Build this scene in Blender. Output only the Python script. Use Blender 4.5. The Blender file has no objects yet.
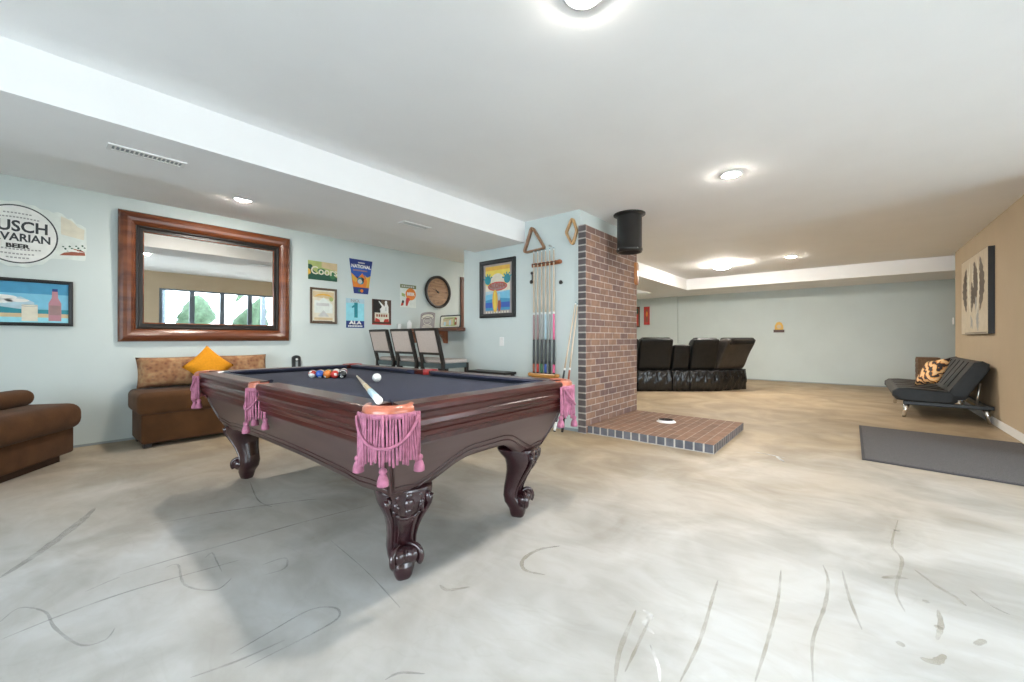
import bpy, bmesh, math, random
from mathutils import Vector, Matrix, Euler
random.seed(7)
PI = math.pi
SC = bpy.context.scene
COL = SC.collection

# ------------------------------------------------------------------ materials
MATS = {}
def pm(name, col, rough=.5, metal=0., ns=9., na=.12, bump=0., bs=60., coat=0., sheen=0., spec=.5, dist=0., stretch=(1, 1, 1), col2=None):
    m = bpy.data.materials.new(name); m.use_nodes = True
    nt = m.node_tree; N = nt.nodes; L = nt.links
    b = N['Principled BSDF']
    tc = N.new('ShaderNodeTexCoord'); mp = N.new('ShaderNodeMapping')
    mp.inputs['Scale'].default_value = stretch
    L.new(tc.outputs['Object'], mp.inputs['Vector'])
    nz = N.new('ShaderNodeTexNoise'); nz.inputs['Scale'].default_value = ns
    nz.inputs['Detail'].default_value = 5; nz.inputs['Distortion'].default_value = dist
    L.new(mp.outputs[0], nz.inputs['Vector'])
    cr = N.new('ShaderNodeValToRGB')
    c2 = col2 if col2 else tuple(min(1, c * (1 + na)) for c in col)
    c1 = tuple(c * (1 - na) for c in col)
    cr.color_ramp.elements[0].position = .3; cr.color_ramp.elements[1].position = .7
    cr.color_ramp.elements[0].color = (*c1, 1); cr.color_ramp.elements[1].color = (*c2, 1)
    L.new(nz.outputs['Fac'], cr.inputs['Fac']); L.new(cr.outputs['Color'], b.inputs['Base Color'])
    b.inputs['Roughness'].default_value = rough; b.inputs['Metallic'].default_value = metal
    b.inputs['Specular IOR Level'].default_value = spec
    b.inputs['Coat Weight'].default_value = coat; b.inputs['Coat Roughness'].default_value = .12
    b.inputs['Sheen Weight'].default_value = sheen
    if bump:
        n2 = N.new('ShaderNodeTexNoise'); n2.inputs['Scale'].default_value = bs; n2.inputs['Detail'].default_value = 4
        L.new(mp.outputs[0], n2.inputs['Vector'])
        bp = N.new('ShaderNodeBump'); bp.inputs['Strength'].default_value = bump; bp.inputs['Distance'].default_value = .02
        L.new(n2.outputs['Fac'], bp.inputs['Height']); L.new(bp.outputs[0], b.inputs['Normal'])
    MATS[name] = m
    return m

def brick_mat(name, a, b_, mortar, bw, rh, ms, axes, rough=.85, offset=.5):
    """brick courses laid out along two object axes"""
    m = bpy.data.materials.new(name); m.use_nodes = True
    nt = m.node_tree; N = nt.nodes; L = nt.links; b = N['Principled BSDF']
    tc = N.new('ShaderNodeTexCoord'); sx = N.new('ShaderNodeSeparateXYZ'); cx = N.new('ShaderNodeCombineXYZ')
    L.new(tc.outputs['Object'], sx.inputs[0])
    L.new(sx.outputs[axes[0]], cx.inputs[0]); L.new(sx.outputs[axes[1]], cx.inputs[1])
    br = N.new('ShaderNodeTexBrick'); br.offset = offset
    for k, v in (('Scale', 1), ('Mortar Size', ms), ('Mortar Smooth', .2), ('Bias', 0), ('Brick Width', bw), ('Row Height', rh)):
        br.inputs[k].default_value = v
    br.inputs['Color1'].default_value = (*a, 1); br.inputs['Color2'].default_value = (*b_, 1); br.inputs['Mortar'].default_value = (*mortar, 1)
    L.new(cx.outputs[0], br.inputs['Vector'])
    nz = N.new('ShaderNodeTexNoise'); nz.inputs['Scale'].default_value = 14; nz.inputs['Detail'].default_value = 6
    L.new(tc.outputs['Object'], nz.inputs['Vector'])
    mx = N.new('ShaderNodeMixRGB'); mx.blend_type = 'OVERLAY'; mx.inputs[0].default_value = .45
    L.new(br.outputs['Color'], mx.inputs[1]); L.new(nz.outputs['Fac'], mx.inputs[2]); L.new(mx.outputs[0], b.inputs['Base Color'])
    b.inputs['Roughness'].default_value = rough
    ad = N.new('ShaderNodeMath'); ad.operation = 'MULTIPLY_ADD'; ad.inputs[1].default_value = .25
    L.new(nz.outputs['Fac'], ad.inputs[0])
    iv = N.new('ShaderNodeMath'); iv.operation = 'SUBTRACT'; iv.inputs[0].default_value = 1
    L.new(br.outputs['Fac'], iv.inputs[1]); L.new(iv.outputs[0], ad.inputs[2])
    bp = N.new('ShaderNodeBump'); bp.inputs['Strength'].default_value = .5; bp.inputs['Distance'].default_value = .008
    L.new(ad.outputs[0], bp.inputs['Height']); L.new(bp.outputs[0], b.inputs['Normal'])
    MATS[name] = m
    return m

def emit(name, col, s):
    m = bpy.data.materials.new(name); m.use_nodes = True
    b = m.node_tree.nodes['Principled BSDF']
    b.inputs['Emission Color'].default_value = (*col, 1); b.inputs['Emission Strength'].default_value = s
    b.inputs['Base Color'].default_value = (.8, .8, .8, 1)
    MATS[name] = m
    return m

def wood_mat(name, dark, light, rough=.3, coat=.3, axis='X', scale=3., spec=.5):
    m = bpy.data.materials.new(name); m.use_nodes = True
    nt = m.node_tree; N = nt.nodes; L = nt.links; b = N['Principled BSDF']
    tc = N.new('ShaderNodeTexCoord'); mp = N.new('ShaderNodeMapping')
    st = {'X': (.12, 1, 1), 'Y': (1, .12, 1), 'Z': (1, 1, .12)}[axis]
    mp.inputs['Scale'].default_value = tuple(s * scale * 6 for s in st)
    L.new(tc.outputs['Object'], mp.inputs[0])
    nz = N.new('ShaderNodeTexNoise'); nz.inputs['Scale'].default_value = 2.2; nz.inputs['Detail'].default_value = 8; nz.inputs['Distortion'].default_value = .7
    L.new(mp.outputs[0], nz.inputs['Vector'])
    cr = N.new('ShaderNodeValToRGB'); cr.color_ramp.elements[0].position = .32; cr.color_ramp.elements[1].position = .68
    cr.color_ramp.elements[0].color = (*dark, 1); cr.color_ramp.elements[1].color = (*light, 1)
    L.new(nz.outputs['Fac'], cr.inputs[0]); L.new(cr.outputs[0], b.inputs['Base Color'])
    b.inputs['Roughness'].default_value = rough; b.inputs['Coat Weight'].default_value = coat; b.inputs['Coat Roughness'].default_value = .15
    b.inputs['Specular IOR Level'].default_value = spec
    MATS[name] = m
    return m

# room
pm('mint_paint', (.58, .645, .635), .75, ns=2.5, na=.02, bump=.04, bs=220)
pm('tan_paint', (.475, .375, .255), .75, ns=2.5, na=.03, bump=.05, bs=180)
pm('ceiling_paint', (.88, .88, .88), .85, ns=2.5, na=.015, bump=.05, bs=160)
pm('white_trim', (.80, .80, .79), .45, ns=5, na=.02)
pm('grey_trim', (.30, .34, .35), .6, ns=5, na=.05)

def floor_mat():
    m = bpy.data.materials.new('stained_concrete'); m.use_nodes = True
    nt = m.node_tree; N = nt.nodes; L = nt.links; b = N['Principled BSDF']
    tc = N.new('ShaderNodeTexCoord')
    def noise(scale, det, dist=0., st=(1, 1, 1), off=(0, 0, 0)):
        mp = N.new('ShaderNodeMapping'); mp.inputs['Scale'].default_value = st; mp.inputs['Location'].default_value = off
        mp.inputs['Rotation'].default_value = (0, 0, .5)
        L.new(tc.outputs['Object'], mp.inputs[0])
        n = N.new('ShaderNodeTexNoise'); n.inputs['Scale'].default_value = scale; n.inputs['Detail'].default_value = det; n.inputs['Distortion'].default_value = dist
        L.new(mp.outputs[0], n.inputs['Vector']); return n.outputs['Fac']
    def ramp(src, p0, c0, p1, c1):
        r = N.new('ShaderNodeValToRGB'); r.color_ramp.elements[0].position = p0; r.color_ramp.elements[1].position = p1
        r.color_ramp.elements[0].color = (*c0, 1); r.color_ramp.elements[1].color = (*c1, 1); L.new(src, r.inputs[0]); return r.outputs[0]
    def mix(fac, a, c, mode='MIX', f=None):
        x = N.new('ShaderNodeMixRGB'); x.blend_type = mode
        if f is not None: x.inputs[0].default_value = f
        else: L.new(fac, x.inputs[0])
        for i, v in ((1, a), (2, c)):
            if isinstance(v, tuple): x.inputs[i].default_value = (*v, 1)
            else: L.new(v, x.inputs[i])
        return x.outputs[0]
    # grey near, tan at back: stain plus warm lamp light painted in, ragged edge
    sx = N.new('ShaderNodeSeparateXYZ'); L.new(tc.outputs['Object'], sx.inputs[0])
    a1 = N.new('ShaderNodeMath'); a1.operation = 'MULTIPLY'; a1.inputs[1].default_value = .78; L.new(sx.outputs[1], a1.inputs[0])
    a2 = N.new('ShaderNodeMath'); a2.operation = 'ADD'; L.new(sx.outputs[0], a2.inputs[0]); L.new(a1.outputs[0], a2.inputs[1])
    a3 = N.new('ShaderNodeMath'); a3.operation = 'MULTIPLY_ADD'; a3.inputs[1].default_value = 3.2; L.new(noise(.8, 6, .8), a3.inputs[0]); L.new(a2.outputs[0], a3.inputs[2])
    stain_and_light = N.new('ShaderNodeMapRange'); stain_and_light.inputs['From Min'].default_value = 3.3; stain_and_light.inputs['From Max'].default_value = 7.2
    L.new(a3.outputs[0], stain_and_light.inputs['Value'])
    base = mix(stain_and_light.outputs[0], (.475, .484, .482), (.385, .295, .19))
    blot = ramp(noise(1.6, 7, 1.2, (1, 1, 1), (4, 1, 0)), .36, (.76, .745, .715), .64, (1.08, 1.08, 1.08))
    c = mix(None, base, blot, 'MULTIPLY', .95)
    fine = ramp(noise(7, 9, 1.8, (1, .45, 1)), .35, (.92, .90, .87), .62, (1.03, 1.03, 1.03))
    c = mix(None, c, fine, 'MULTIPLY', .7)
    # long dark trowel veins
    vn = noise(1.1, 4, 2.6, (1, .55, 1), (9, 3, 0))
    v1 = N.new('ShaderNodeMath'); v1.operation = 'SUBTRACT'; v1.inputs[1].default_value = .5; L.new(vn, v1.inputs[0])
    v2 = N.new('ShaderNodeMath'); v2.operation = 'ABSOLUTE'; L.new(v1.outputs[0], v2.inputs[0])
    vm = ramp(v2.outputs[0], .0, (.80, .78, .74), .012, (1, 1, 1))
    c = mix(None, c, vm, 'MULTIPLY', .18)
    L.new(c, b.inputs['Base Color'])
    rr = N.new('ShaderNodeMapRange'); rr.inputs['To Min'].default_value = .42; rr.inputs['To Max'].default_value = .68
    L.new(noise(2.3, 5, .5), rr.inputs['Value']); L.new(rr.outputs[0], b.inputs['Roughness'])
    bp = N.new('ShaderNodeBump'); bp.inputs['Strength'].default_value = .12; bp.inputs['Distance'].default_value = .01
    L.new(noise(24, 6), bp.inputs['Height']); L.new(bp.outputs[0], b.inputs['Normal'])
    MATS['floor'] = m
floor_mat()

def scuff_mat(name, col, op):
    m = bpy.data.materials.new(name); m.use_nodes = True
    nt = m.node_tree; N = nt.nodes; L = nt.links; b = N['Principled BSDF']
    b.inputs['Base Color'].default_value = (*col, 1); b.inputs['Roughness'].default_value = .7
    tc = N.new('ShaderNodeTexCoord'); nz = N.new('ShaderNodeTexNoise'); nz.inputs['Scale'].default_value = 9; nz.inputs['Detail'].default_value = 7
    L.new(tc.outputs['Object'], nz.inputs['Vector'])
    r = N.new('ShaderNodeMapRange'); r.inputs['From Min'].default_value = .30; r.inputs['From Max'].default_value = .60; r.inputs['To Min'].default_value = op * .25; r.inputs['To Max'].default_value = op
    L.new(nz.outputs['Fac'], r.inputs['Value']); L.new(r.outputs[0], b.inputs['Alpha'])
    MATS[name] = m
scuff_mat('scuff_dark', (.33, .33, .32), .40)
scuff_mat('scuff_tan', (.40, .36, .27), .42)
scuff_mat('scuff_white', (.85, .85, .84), .8)

brick_mat('brick_face', (.265, .155, .105), (.155, .095, .085), (.40, .33, .29), .215, .0745, .0055, (0, 2))
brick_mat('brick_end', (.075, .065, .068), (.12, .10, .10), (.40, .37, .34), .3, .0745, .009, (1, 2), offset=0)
brick_mat('hearth_top', (.25, .14, .09), (.19, .11, .075), (.33, .25, .19), .40, .0875, .0045, (0, 1))
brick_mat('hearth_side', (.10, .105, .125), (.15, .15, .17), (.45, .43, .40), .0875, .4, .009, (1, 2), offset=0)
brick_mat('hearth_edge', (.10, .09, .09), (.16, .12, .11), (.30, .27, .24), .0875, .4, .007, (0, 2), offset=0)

# table
wood_mat('cherry', (.030, .006, .005), (.072, .015, .011), .28, .22, 'Y', 1.6, .4)
wood_mat('cherry_end', (.030, .006, .005), (.072, .015, .011), .28, .22, 'X', 1.6, .4)
wood_mat('apron_wood', (.056, .030, .027), (.082, .046, .041), .34, .18, 'Y', 1.0, .4)
wood_mat('apron_wood_end', (.072, .042, .038), (.10, .062, .056), .34, .2, 'X', 1.0, .4)
wood_mat('groove', (.025, .006, .006), (.04, .01, .01), .35, .3, 'X', 2)
wood_mat('leg_wood', (.016, .004, .006), (.032, .008, .010), .2, .5, 'Z', 2)
pm('cloth', (.022, .025, .050), .95, ns=40, na=.12, sheen=.05, bump=.05, bs=500, spec=.2)
pm('pocket_leather', (.44, .13, .075), .28, ns=22, na=.2, bump=.08, bs=140, coat=.4)
pm('pocket_leather_red', (.35, .035, .035), .3, ns=22, na=.2, coat=.3)
pm('pocket_dark', (.02, .012, .012), .8)
pm('fringe_mauve', (.36, .125, .195), .7, ns=40, na=.3, sheen=.1, spec=.3)
pm('pearl', (.8, .8, .78), .2, ns=30, na=.05, coat=.5)
# generic
pm('black_plastic', (.012, .012, .013), .4)
pm('dark_metal', (.03, .03, .03), .32, metal=.0, coat=.2)
pm('stove_black', (.013, .013, .013), .34, ns=20, na=.1, coat=.15)
pm('chrome', (.75, .75, .76), .18, metal=1.)
pm('steel', (.5, .5, .5), .3, metal=1.)
pm('suede', (.088, .038, .014), .9, ns=6, na=.22, sheen=.06, bump=.08, bs=90, spec=.2)
pm('suede_dark', (.05, .024, .012), .9, ns=6, na=.2)
pm('mustard', (.62, .25, .012), .85, ns=60, na=.08, spec=.2, bump=.06, bs=200)
pm('black_leather', (.009, .009, .009), .46, ns=12, na=.25, bump=.1, bs=70, spec=.35)
pm('wrinkled_vinyl', (.010, .010, .011), .20, ns=6, na=.2, bump=.8, bs=11, stretch=(1, 1, .3), spec=.6)
pm('lit_black_leather', (.036, .030, .026), .48, ns=10, na=.2, bump=.1, bs=80)  # black leather made lighter: reflected light painted into its colour
pm('stool_linen', (.47, .41, .375), .85, ns=60, na=.08, bump=.05, bs=300)
pm('espresso', (.018, .014, .012), .4, ns=8, na=.2)
pm('stool_rail', (.06, .085, .09), .45, ns=8, na=.2)
wood_mat('frame_wood', (.075, .018, .007), (.19, .055, .018), .25, .4, 'X', .55)
wood_mat('frame_wood_v', (.085, .022, .009), (.27, .085, .028), .25, .5, 'Y', 1.6)
wood_mat('ledge_wood', (.05, .020, .014), (.17, .065, .035), .35, .2, 'Y', 2)
wood_mat('bracket_wood', (.17, .05, .02), (.30, .10, .04), .35, .2, 'Z', 2)
wood_mat('rack_wood', (.40, .17, .035), (.62, .30, .07), .35, .3, 'X', 3)
wood_mat('rack_wood_red', (.22, .06, .02), (.38, .12, .035), .3, .4, 'X', 3)
wood_mat('triangle_wood', (.22, .11, .055), (.36, .20, .11), .4, .2, 'Y', 3)
wood_mat('diamond_wood', (.42, .24, .10), (.58, .36, .16), .4, .2, 'Y', 3)
wood_mat('maple', (.50, .38, .26), (.66, .54, .40), .3, .4, 'Z', 3)
wood_mat('barrel', (.27, .14, .065), (.44, .25, .13), .5, .1, 'X', 2)
wood_mat('crate_wood', (.16, .085, .045), (.27, .15, .08), .6, 0, 'X', 2)
wood_mat('amber_wood', (.35, .12, .03), (.50, .20, .06), .4, .2, 'Y', 2)
pm('rug_grey', (.105, .098, .098), .95, ns=160, na=.45, bump=.4, bs=400)
pm('rug_edge', (.06, .057, .06), .95, ns=100, na=.2)
MIR = pm('mirror_silver', (.86, .87, .86), .015, metal=1., na=.0)
COLORS = dict(c_black=(.012, .012, .013), c_ink=(.03, .035, .04), c_white=(.78, .78, .75), c_cream=(.70, .66, .54), c_red=(.52, .04, .03), c_orange=(.75, .22, .03),
    c_gold=(.70, .40, .06), c_yellow=(.75, .60, .10), c_navy=(.02, .04, .20), c_blue=(.03, .10, .42), c_sky=(.18, .50, .68), c_cyan=(.28, .66, .76), c_teal=(.02, .24, .30),
    c_green=(.04, .16, .07), c_dgreen=(.015, .08, .05), c_lime=(.38, .45, .16), c_olive=(.16, .19, .08), c_brown=(.07, .03, .02), c_rust=(.30, .08, .04), c_sand=(.60, .47, .28),
    c_mauve=(.32, .20, .20), c_pink=(.72, .12, .26), c_grey=(.33, .33, .32), c_lgrey=(.55, .56, .55), c_paleblue=(.42, .58, .66), c_pale=(.69, .74, .70), c_sea=(.05, .28, .48), c_umber=(.10, .065, .04), c_linen=(.56, .47, .34), c_tin=(.36, .31, .30), c_dusty=(.46, .22, .26))
for k, v in COLORS.items(): pm(k, v, .42, ns=14, na=.08)
pm('can_trim', (.85, .85, .85), .4)
emit('lamp_warm', (1., .93, .84), 400.)
emit('lamp_flush', (1., .94, .86), 135.)

def tapestry():
    m = bpy.data.materials.new('tapestry'); m.use_nodes = True
    nt = m.node_tree; N = nt.nodes; L = nt.links; b = N['Principled BSDF']
    tc = N.new('ShaderNodeTexCoord'); v = N.new('ShaderNodeTexVoronoi'); v.inputs['Scale'].default_value = 26
    nz = N.new('ShaderNodeTexNoise'); nz.inputs['Scale'].default_value = 9; nz.inputs['Detail'].default_value = 6
    L.new(tc.outputs['Object'], v.inputs['Vector']); L.new(tc.outputs['Object'], nz.inputs['Vector'])
    r1 = N.new('ShaderNodeValToRGB'); e = r1.color_ramp.elements
    e[0].color = (.10, .03, .02, 1); e[0].position = .1; e[1].color = (.36, .20, .09, 1); e[1].position = .75
    x = e.new(.4); x.color = (.30, .12, .05, 1)
    L.new(v.outputs['Distance'], r1.inputs[0])
    r2 = N.new('ShaderNodeValToRGB'); r2.color_ramp.elements[0].position = .45; r2.color_ramp.elements[1].position = .62
    r2.color_ramp.elements[0].color = (.20, .10, .05, 1); r2.color_ramp.elements[1].color = (.46, .30, .16, 1)
    L.new(nz.outputs['Fac'], r2.inputs[0])
    mx = N.new('ShaderNodeMixRGB'); mx.inputs[0].default_value = .5; L.new(r1.outputs[0], mx.inputs[1]); L.new(r2.outputs[0], mx.inputs[2])
    L.new(mx.outputs[0], b.inputs['Base Color']); b.inputs['Roughness'].default_value = .9
    MATS['tapestry'] = m
tapestry()
def tiger():
    m = bpy.data.materials.new('tiger_print'); m.use_nodes = True
    nt = m.node_tree; N = nt.nodes; L = nt.links; b = N['Principled BSDF']
    tc = N.new('ShaderNodeTexCoord'); w = N.new('ShaderNodeTexWave'); w.wave_type = 'BANDS'; w.bands_direction = 'DIAGONAL'
    w.inputs['Scale'].default_value = 5; w.inputs['Distortion'].default_value = 7; w.inputs['Detail'].default_value = 3; w.inputs['Detail Scale'].default_value = 2
    L.new(tc.outputs['Object'], w.inputs['Vector'])
    r = N.new('ShaderNodeValToRGB'); e = r.color_ramp.elements
    e[0].position = .24; e[0].color = (.03, .02, .02, 1); e[1].position = .8; e[1].color = (.75, .50, .25, 1)
    x = e.new(.36); x.color = (.75, .27, .03, 1)
    L.new(w.outputs['Fac'], r.inputs[0]); L.new(r.outputs[0], b.inputs['Base Color']); b.inputs['Roughness'].default_value = .8
    MATS['tiger'] = m
tiger()
def pane_glass():
    m = bpy.data.materials.new('window_glass'); m.use_nodes = True
    nt = m.node_tree; N = nt.nodes; L = nt.links; N.remove(N['Principled BSDF'])
    o = N['Material Output']; t = N.new('ShaderNodeBsdfTransparent'); g = N.new('ShaderNodeBsdfGlossy'); g.inputs['Roughness'].default_value = .02
    t.inputs[0].default_value = (.95, .97, .97, 1)
    fr = N.new('ShaderNodeFresnel'); fr.inputs[0].default_value = 1.45
    x = N.new('ShaderNodeMixShader'); L.new(fr.outputs[0], x.inputs[0]); L.new(t.outputs[0], x.inputs[1]); L.new(g.outputs[0], x.inputs[2]); L.new(x.outputs[0], o.inputs[0])
    MATS['glass'] = m
pane_glass()
pm('door_alu', (.10, .13, .16), .4, ns=5, na=.05)
pm('deck', (.62, .61, .59), .8, ns=3, na=.1)
pm('clear_tumbler', (.75, .78, .78), .1, ns=3, na=.02)

# ------------------------------------------------------------------ mesh builder
class MB:
    def __init__(s, *mats):
        s.bm = bmesh.new(); s.mats = list(mats); s.mi = 0; s.smooth = False; s.X = Matrix.Identity(4)
    def use(s, name, smooth=None):
        if name not in s.mats: s.mats.append(name)
        s.mi = s.mats.index(name)
        if smooth is not None: s.smooth = smooth
        return s
    def v(s, p): return s.bm.verts.new(s.X @ Vector(p))
    def f(s, vs):
        try:
            f = s.bm.faces.new(vs); f.material_index = s.mi; f.smooth = s.smooth; return f
        except ValueError: return None
    def box(s, lo, hi, bev=0., seg=2, rot=None, rz=0.):
        c = [(a + b) / 2 for a, b in zip(lo, hi)]; d = [abs(b - a) / 2 for a, b in zip(lo, hi)]
        R = Matrix.Rotation(rz, 4, 'Z') if rot is None else rot
        T = Matrix.Translation(c) @ R
        if bev <= 0:
            P = [T @ Vector((x * d[0], y * d[1], z * d[2])) for x in (-1, 1) for y in (-1, 1) for z in (-1, 1)]
            V = [s.v(p) for p in P]
            for q in ((0, 1, 3, 2), (4, 6, 7, 5), (0, 4, 5, 1), (2, 3, 7, 6), (0, 2, 6, 4), (1, 5, 7, 3)): s.f([V[i] for i in q])
            return
        t = bmesh.new(); bmesh.ops.create_cube(t, size=2)
        for q in t.verts: q.co = Vector((q.co.x * d[0], q.co.y * d[1], q.co.z * d[2]))
        bmesh.ops.bevel(t, geom=t.edges[:], offset=min(bev, min(d) * .98), segments=seg, affect='EDGES', profile=.5)
        s.merge(t, T)
    def merge(s, t, T=Matrix.Identity(4)):
        mp = {}
        for q in t.verts: mp[q] = s.v(T @ q.co)
        for f in t.faces: s.f([mp[q] for q in f.verts])
        t.free()
    def prism(s, poly, axis, a, b, caps=True):
        """poly: 2D points, extruded along axis from a to b. axis 'x': (y,z); 'y': (x,z); 'z': (x,y)"""
        def P(p, t): return {'x': (t, p[0], p[1]), 'y': (p[0], t, p[1]), 'z': (p[0], p[1], t)}[axis]
        A = [s.v(P(p, a)) for p in poly]; B = [s.v(P(p, b)) for p in poly]; n = len(poly)
        for i in range(n): s.f([A[i], A[(i + 1) % n], B[(i + 1) % n], B[i]])
        if caps: s.f(A[::-1]); s.f(B)
    def loft(s, rings, closed=True, cap=True, loop=False):
        V = [[s.v(p) for p in r] for r in rings]; n = len(V[0]); m = len(V)
        for i in range(m if loop else m - 1):
            j2 = (i + 1) % m
            for j in range(n if closed else n - 1):
                k = (j + 1) % n
                s.f([V[i][j], V[i][k], V[j2][k], V[j2][j]])
        if cap and closed and not loop:
            s.f(V[0][::-1]); s.f(V[-1])
    def tube(s, pts, r, n=8, cap=True, closed=False):
        pts = [Vector(p) for p in pts]; m = len(pts); rings = []
        up = Vector((0, 0, 1)); prev = None
        for i, p in enumerate(pts):
            if closed: d = pts[(i + 1) % m] - pts[i - 1]
            else: d = pts[min(i + 1, m - 1)] - pts[max(i - 1, 0)]
            d.normalize()
            if prev is None:
                a = d.cross(up)
                if a.length < 1e-4: a = d.cross(Vector((1, 0, 0)))
            else: a = prev - d * prev.dot(d)
            a.normalize(); prev = a.copy(); c = d.cross(a)
            rr = r[i] if isinstance(r, (list, tuple)) else r
            rings.append([p + (a * math.cos(2 * PI * k / n) + c * math.sin(2 * PI * k / n)) * rr for k in range(n)])
        s.loft(rings, True, cap, closed)
    def lathe(s, prof, n=24, c=(0, 0, 0), T=None, cap=True):
        T = T or Matrix.Identity(4); c = Vector(c)
        s.loft([[c + T @ Vector((r * math.cos(2 * PI * k / n), r * math.sin(2 * PI * k / n), z)) for k in range(n)] for r, z in prof], True, cap)
    def cyl(s, a, b, r, n=16, r2=None):
        s.tube([a, b], [r, r if r2 is None else r2], n)
    def ball(s, c, r, seg=16, rings=10, sc=(1, 1, 1), T=None):
        t = bmesh.new(); bmesh.ops.create_uvsphere(t, u_segments=seg, v_segments=rings, radius=r)
        M = Matrix.Translation(c) @ (T or Matrix.Identity(4)) @ Matrix.Diagonal((*sc, 1))
        s.merge(t, M)
    def poly(s, pts, w=0.):
        """flat polygon on local xy at height w (drawn on a sign)"""
        s.f([s.v((p[0], p[1], w)) for p in pts])
    def slab(s, pts, w0, w1): s.prism(pts, 'z', w0, w1)
    def ell(s, c, rx, ry, w, n=32): s.poly([(c[0] + rx * math.cos(2 * PI * k / n), c[1] + ry * math.sin(2 * PI * k / n)) for k in range(n)], w)
    def ring(s, c, rx, ry, t, w, n=48):
        o = [s.v((c[0] + rx * math.cos(2 * PI * k / n), c[1] + ry * math.sin(2 * PI * k / n), w)) for k in range(n)]
        i = [s.v((c[0] + (rx - t) * math.cos(2 * PI * k / n), c[1] + (ry - t) * math.sin(2 * PI * k / n), w)) for k in range(n)]
        for k in range(n): s.f([o[k], o[(k + 1) % n], i[(k + 1) % n], i[k]])
    def rect(s, x0, y0, x1, y1, w): s.poly([(x0, y0), (x1, y0), (x1, y1), (x0, y1)], w)
    def text(s, body, x, y, size, w, sx=1., bold=0., arc=None, ext=0.):
        cu = bpy.data.curves.new('t', 'FONT'); cu.body = body; cu.size = size; cu.align_x = 'CENTER'; cu.align_y = 'CENTER'; cu.offset = bold; cu.resolution_u = 3
        ob = bpy.data.objects.new('t', cu); COL.objects.link(ob); bpy.context.view_layer.update()
        me = ob.to_mesh(); t = bmesh.new(); t.from_mesh(me); ob.to_mesh_clear()
        bpy.data.objects.remove(ob); bpy.data.curves.remove(cu)
        for q in t.verts:
            q.co.x *= sx
            if arc:
                a = q.co.x / arc; rr = arc + q.co.y
                q.co = Vector((rr * math.sin(a), rr * math.cos(a) - arc, 0))
        s.merge(t, Matrix.Translation((x, y, w)))
    def build(s, name, parent=None, loc=None, rot=None, weld=False):
        if weld: bmesh.ops.remove_doubles(s.bm, verts=s.bm.verts[:], dist=1e-5)
        bmesh.ops.recalc_face_normals(s.bm, faces=s.bm.faces[:]) if not getattr(s, 'norecalc', False) else None
        me = bpy.data.meshes.new(name); s.bm.to_mesh(me); s.bm.free()
        for m in s.mats: me.materials.append(MATS[m])
        o = bpy.data.objects.new(name, me); COL.objects.link(o)
        if loc is not None: o.location = loc
        if rot is not None: o.rotation_euler = rot
        if parent is not None: o.parent = parent
        return o

def tag(o, label, cat, group=None):
    o['label'] = label; o['category'] = cat; o['kind'] = 'thing'
    if group: o['group'] = group
    return o
def thing(name, label, cat, loc=(0, 0, 0), rot=(0, 0, 0), group=None):
    o = bpy.data.objects.new(name, None); COL.objects.link(o); o.empty_display_size = .1
    o.location = loc; o.rotation_euler = rot
    return tag(o, label, cat, group)
def struct(o): o['kind'] = 'structure'; return o
def copy_tree(o, parent=None):
    c = o.copy(); COL.objects.link(c)
    if parent: c.parent = parent
    for ch in [x for x in COL.objects if x.parent == o]: copy_tree(ch, c)
    return c
def superell(cx, cy, z, rx, ry, n=24, e=2.6, rot=0.):
    out = []
    for k in range(n):
        a = 2 * PI * k / n; ca, sa = math.cos(a), math.sin(a)
        x = rx * math.copysign(abs(ca) ** (2 / e), ca); y = ry * math.copysign(abs(sa) ** (2 / e), sa)
        out.append((cx + x * math.cos(rot) - y * math.sin(rot), cy + x * math.sin(rot) + y * math.cos(rot), z))
    return out
def subsurf(o, lv=2):
    m = o.modifiers.new('smooth', 'SUBSURF'); m.levels = lv; m.render_levels = lv
    for p in o.data.polygons: p.use_smooth = True
    return o

LW = 5.74      # left wall
CW = 3.99      # cue-rack wall
RW = -1.32     # right wall
FW = 11.9      # far wall
CE = 2.5       # ceiling
BZ = 2.24      # underside of the dropped beams
RE = 10.05; REAR = -3.2; LEND = -3.5; RN = 5.6
R_LEFT = (PI / 2, 0, 0); R_CUE = (PI / 2, 0, -PI / 2); R_RIGHT = (PI / 2, 0, PI)

exec_parts = []
# ------------------------------------------------------------------ the room
def sbox(name, mat, *boxes, bev=0.):
    m = MB(mat)
    for lo, hi in boxes: m.box(lo, hi, bev)
    return struct(m.build(name))
sbox('floor', 'floor', ((LEND - .1, REAR - .1, -.12), (FW + .1, LW + .1, 0)))
sbox('ceiling', 'ceiling_paint', ((LEND - .1, REAR - .1, CE), (FW + .1, LW + .1, CE + .1)))
sbox('wall_left', 'mint_paint', ((LEND - .1, LW, 0), (FW + .1, LW + .1, CE)))
sbox('wall_far', 'mint_paint', ((FW, -2.7, 0), (FW + .1, LW, CE)))
sbox('wall_right', 'tan_paint', ((RN, RW - .1, 0), (RE, RW, CE)))
sbox('wall_alcove', 'tan_paint', ((RE - .1, -2.6, 0), (RE, RW - .1, CE)), ((RE, -2.7, 0), (FW, -2.6, CE)))
sbox('wall_return', 'tan_paint', ((RN, REAR, 0), (RN + .1, RW - .1, CE)))
sbox('wall_chimney', 'mint_paint', ((CW, 2.35, 0), (5.35, 4.23, CE)))
sbox('wall_knee', 'mint_paint', ((4.06, 4.23, 0), (4.18, LW, 1.155)))
sbox('pilaster', 'mint_paint', ((FW - .06, 3.81, 0), (FW, 4.07, BZ)))
DOORS = [(.2, 1.9), (2.35, 5.3)]
DH = 2.05
segs = []; px = LEND
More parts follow.
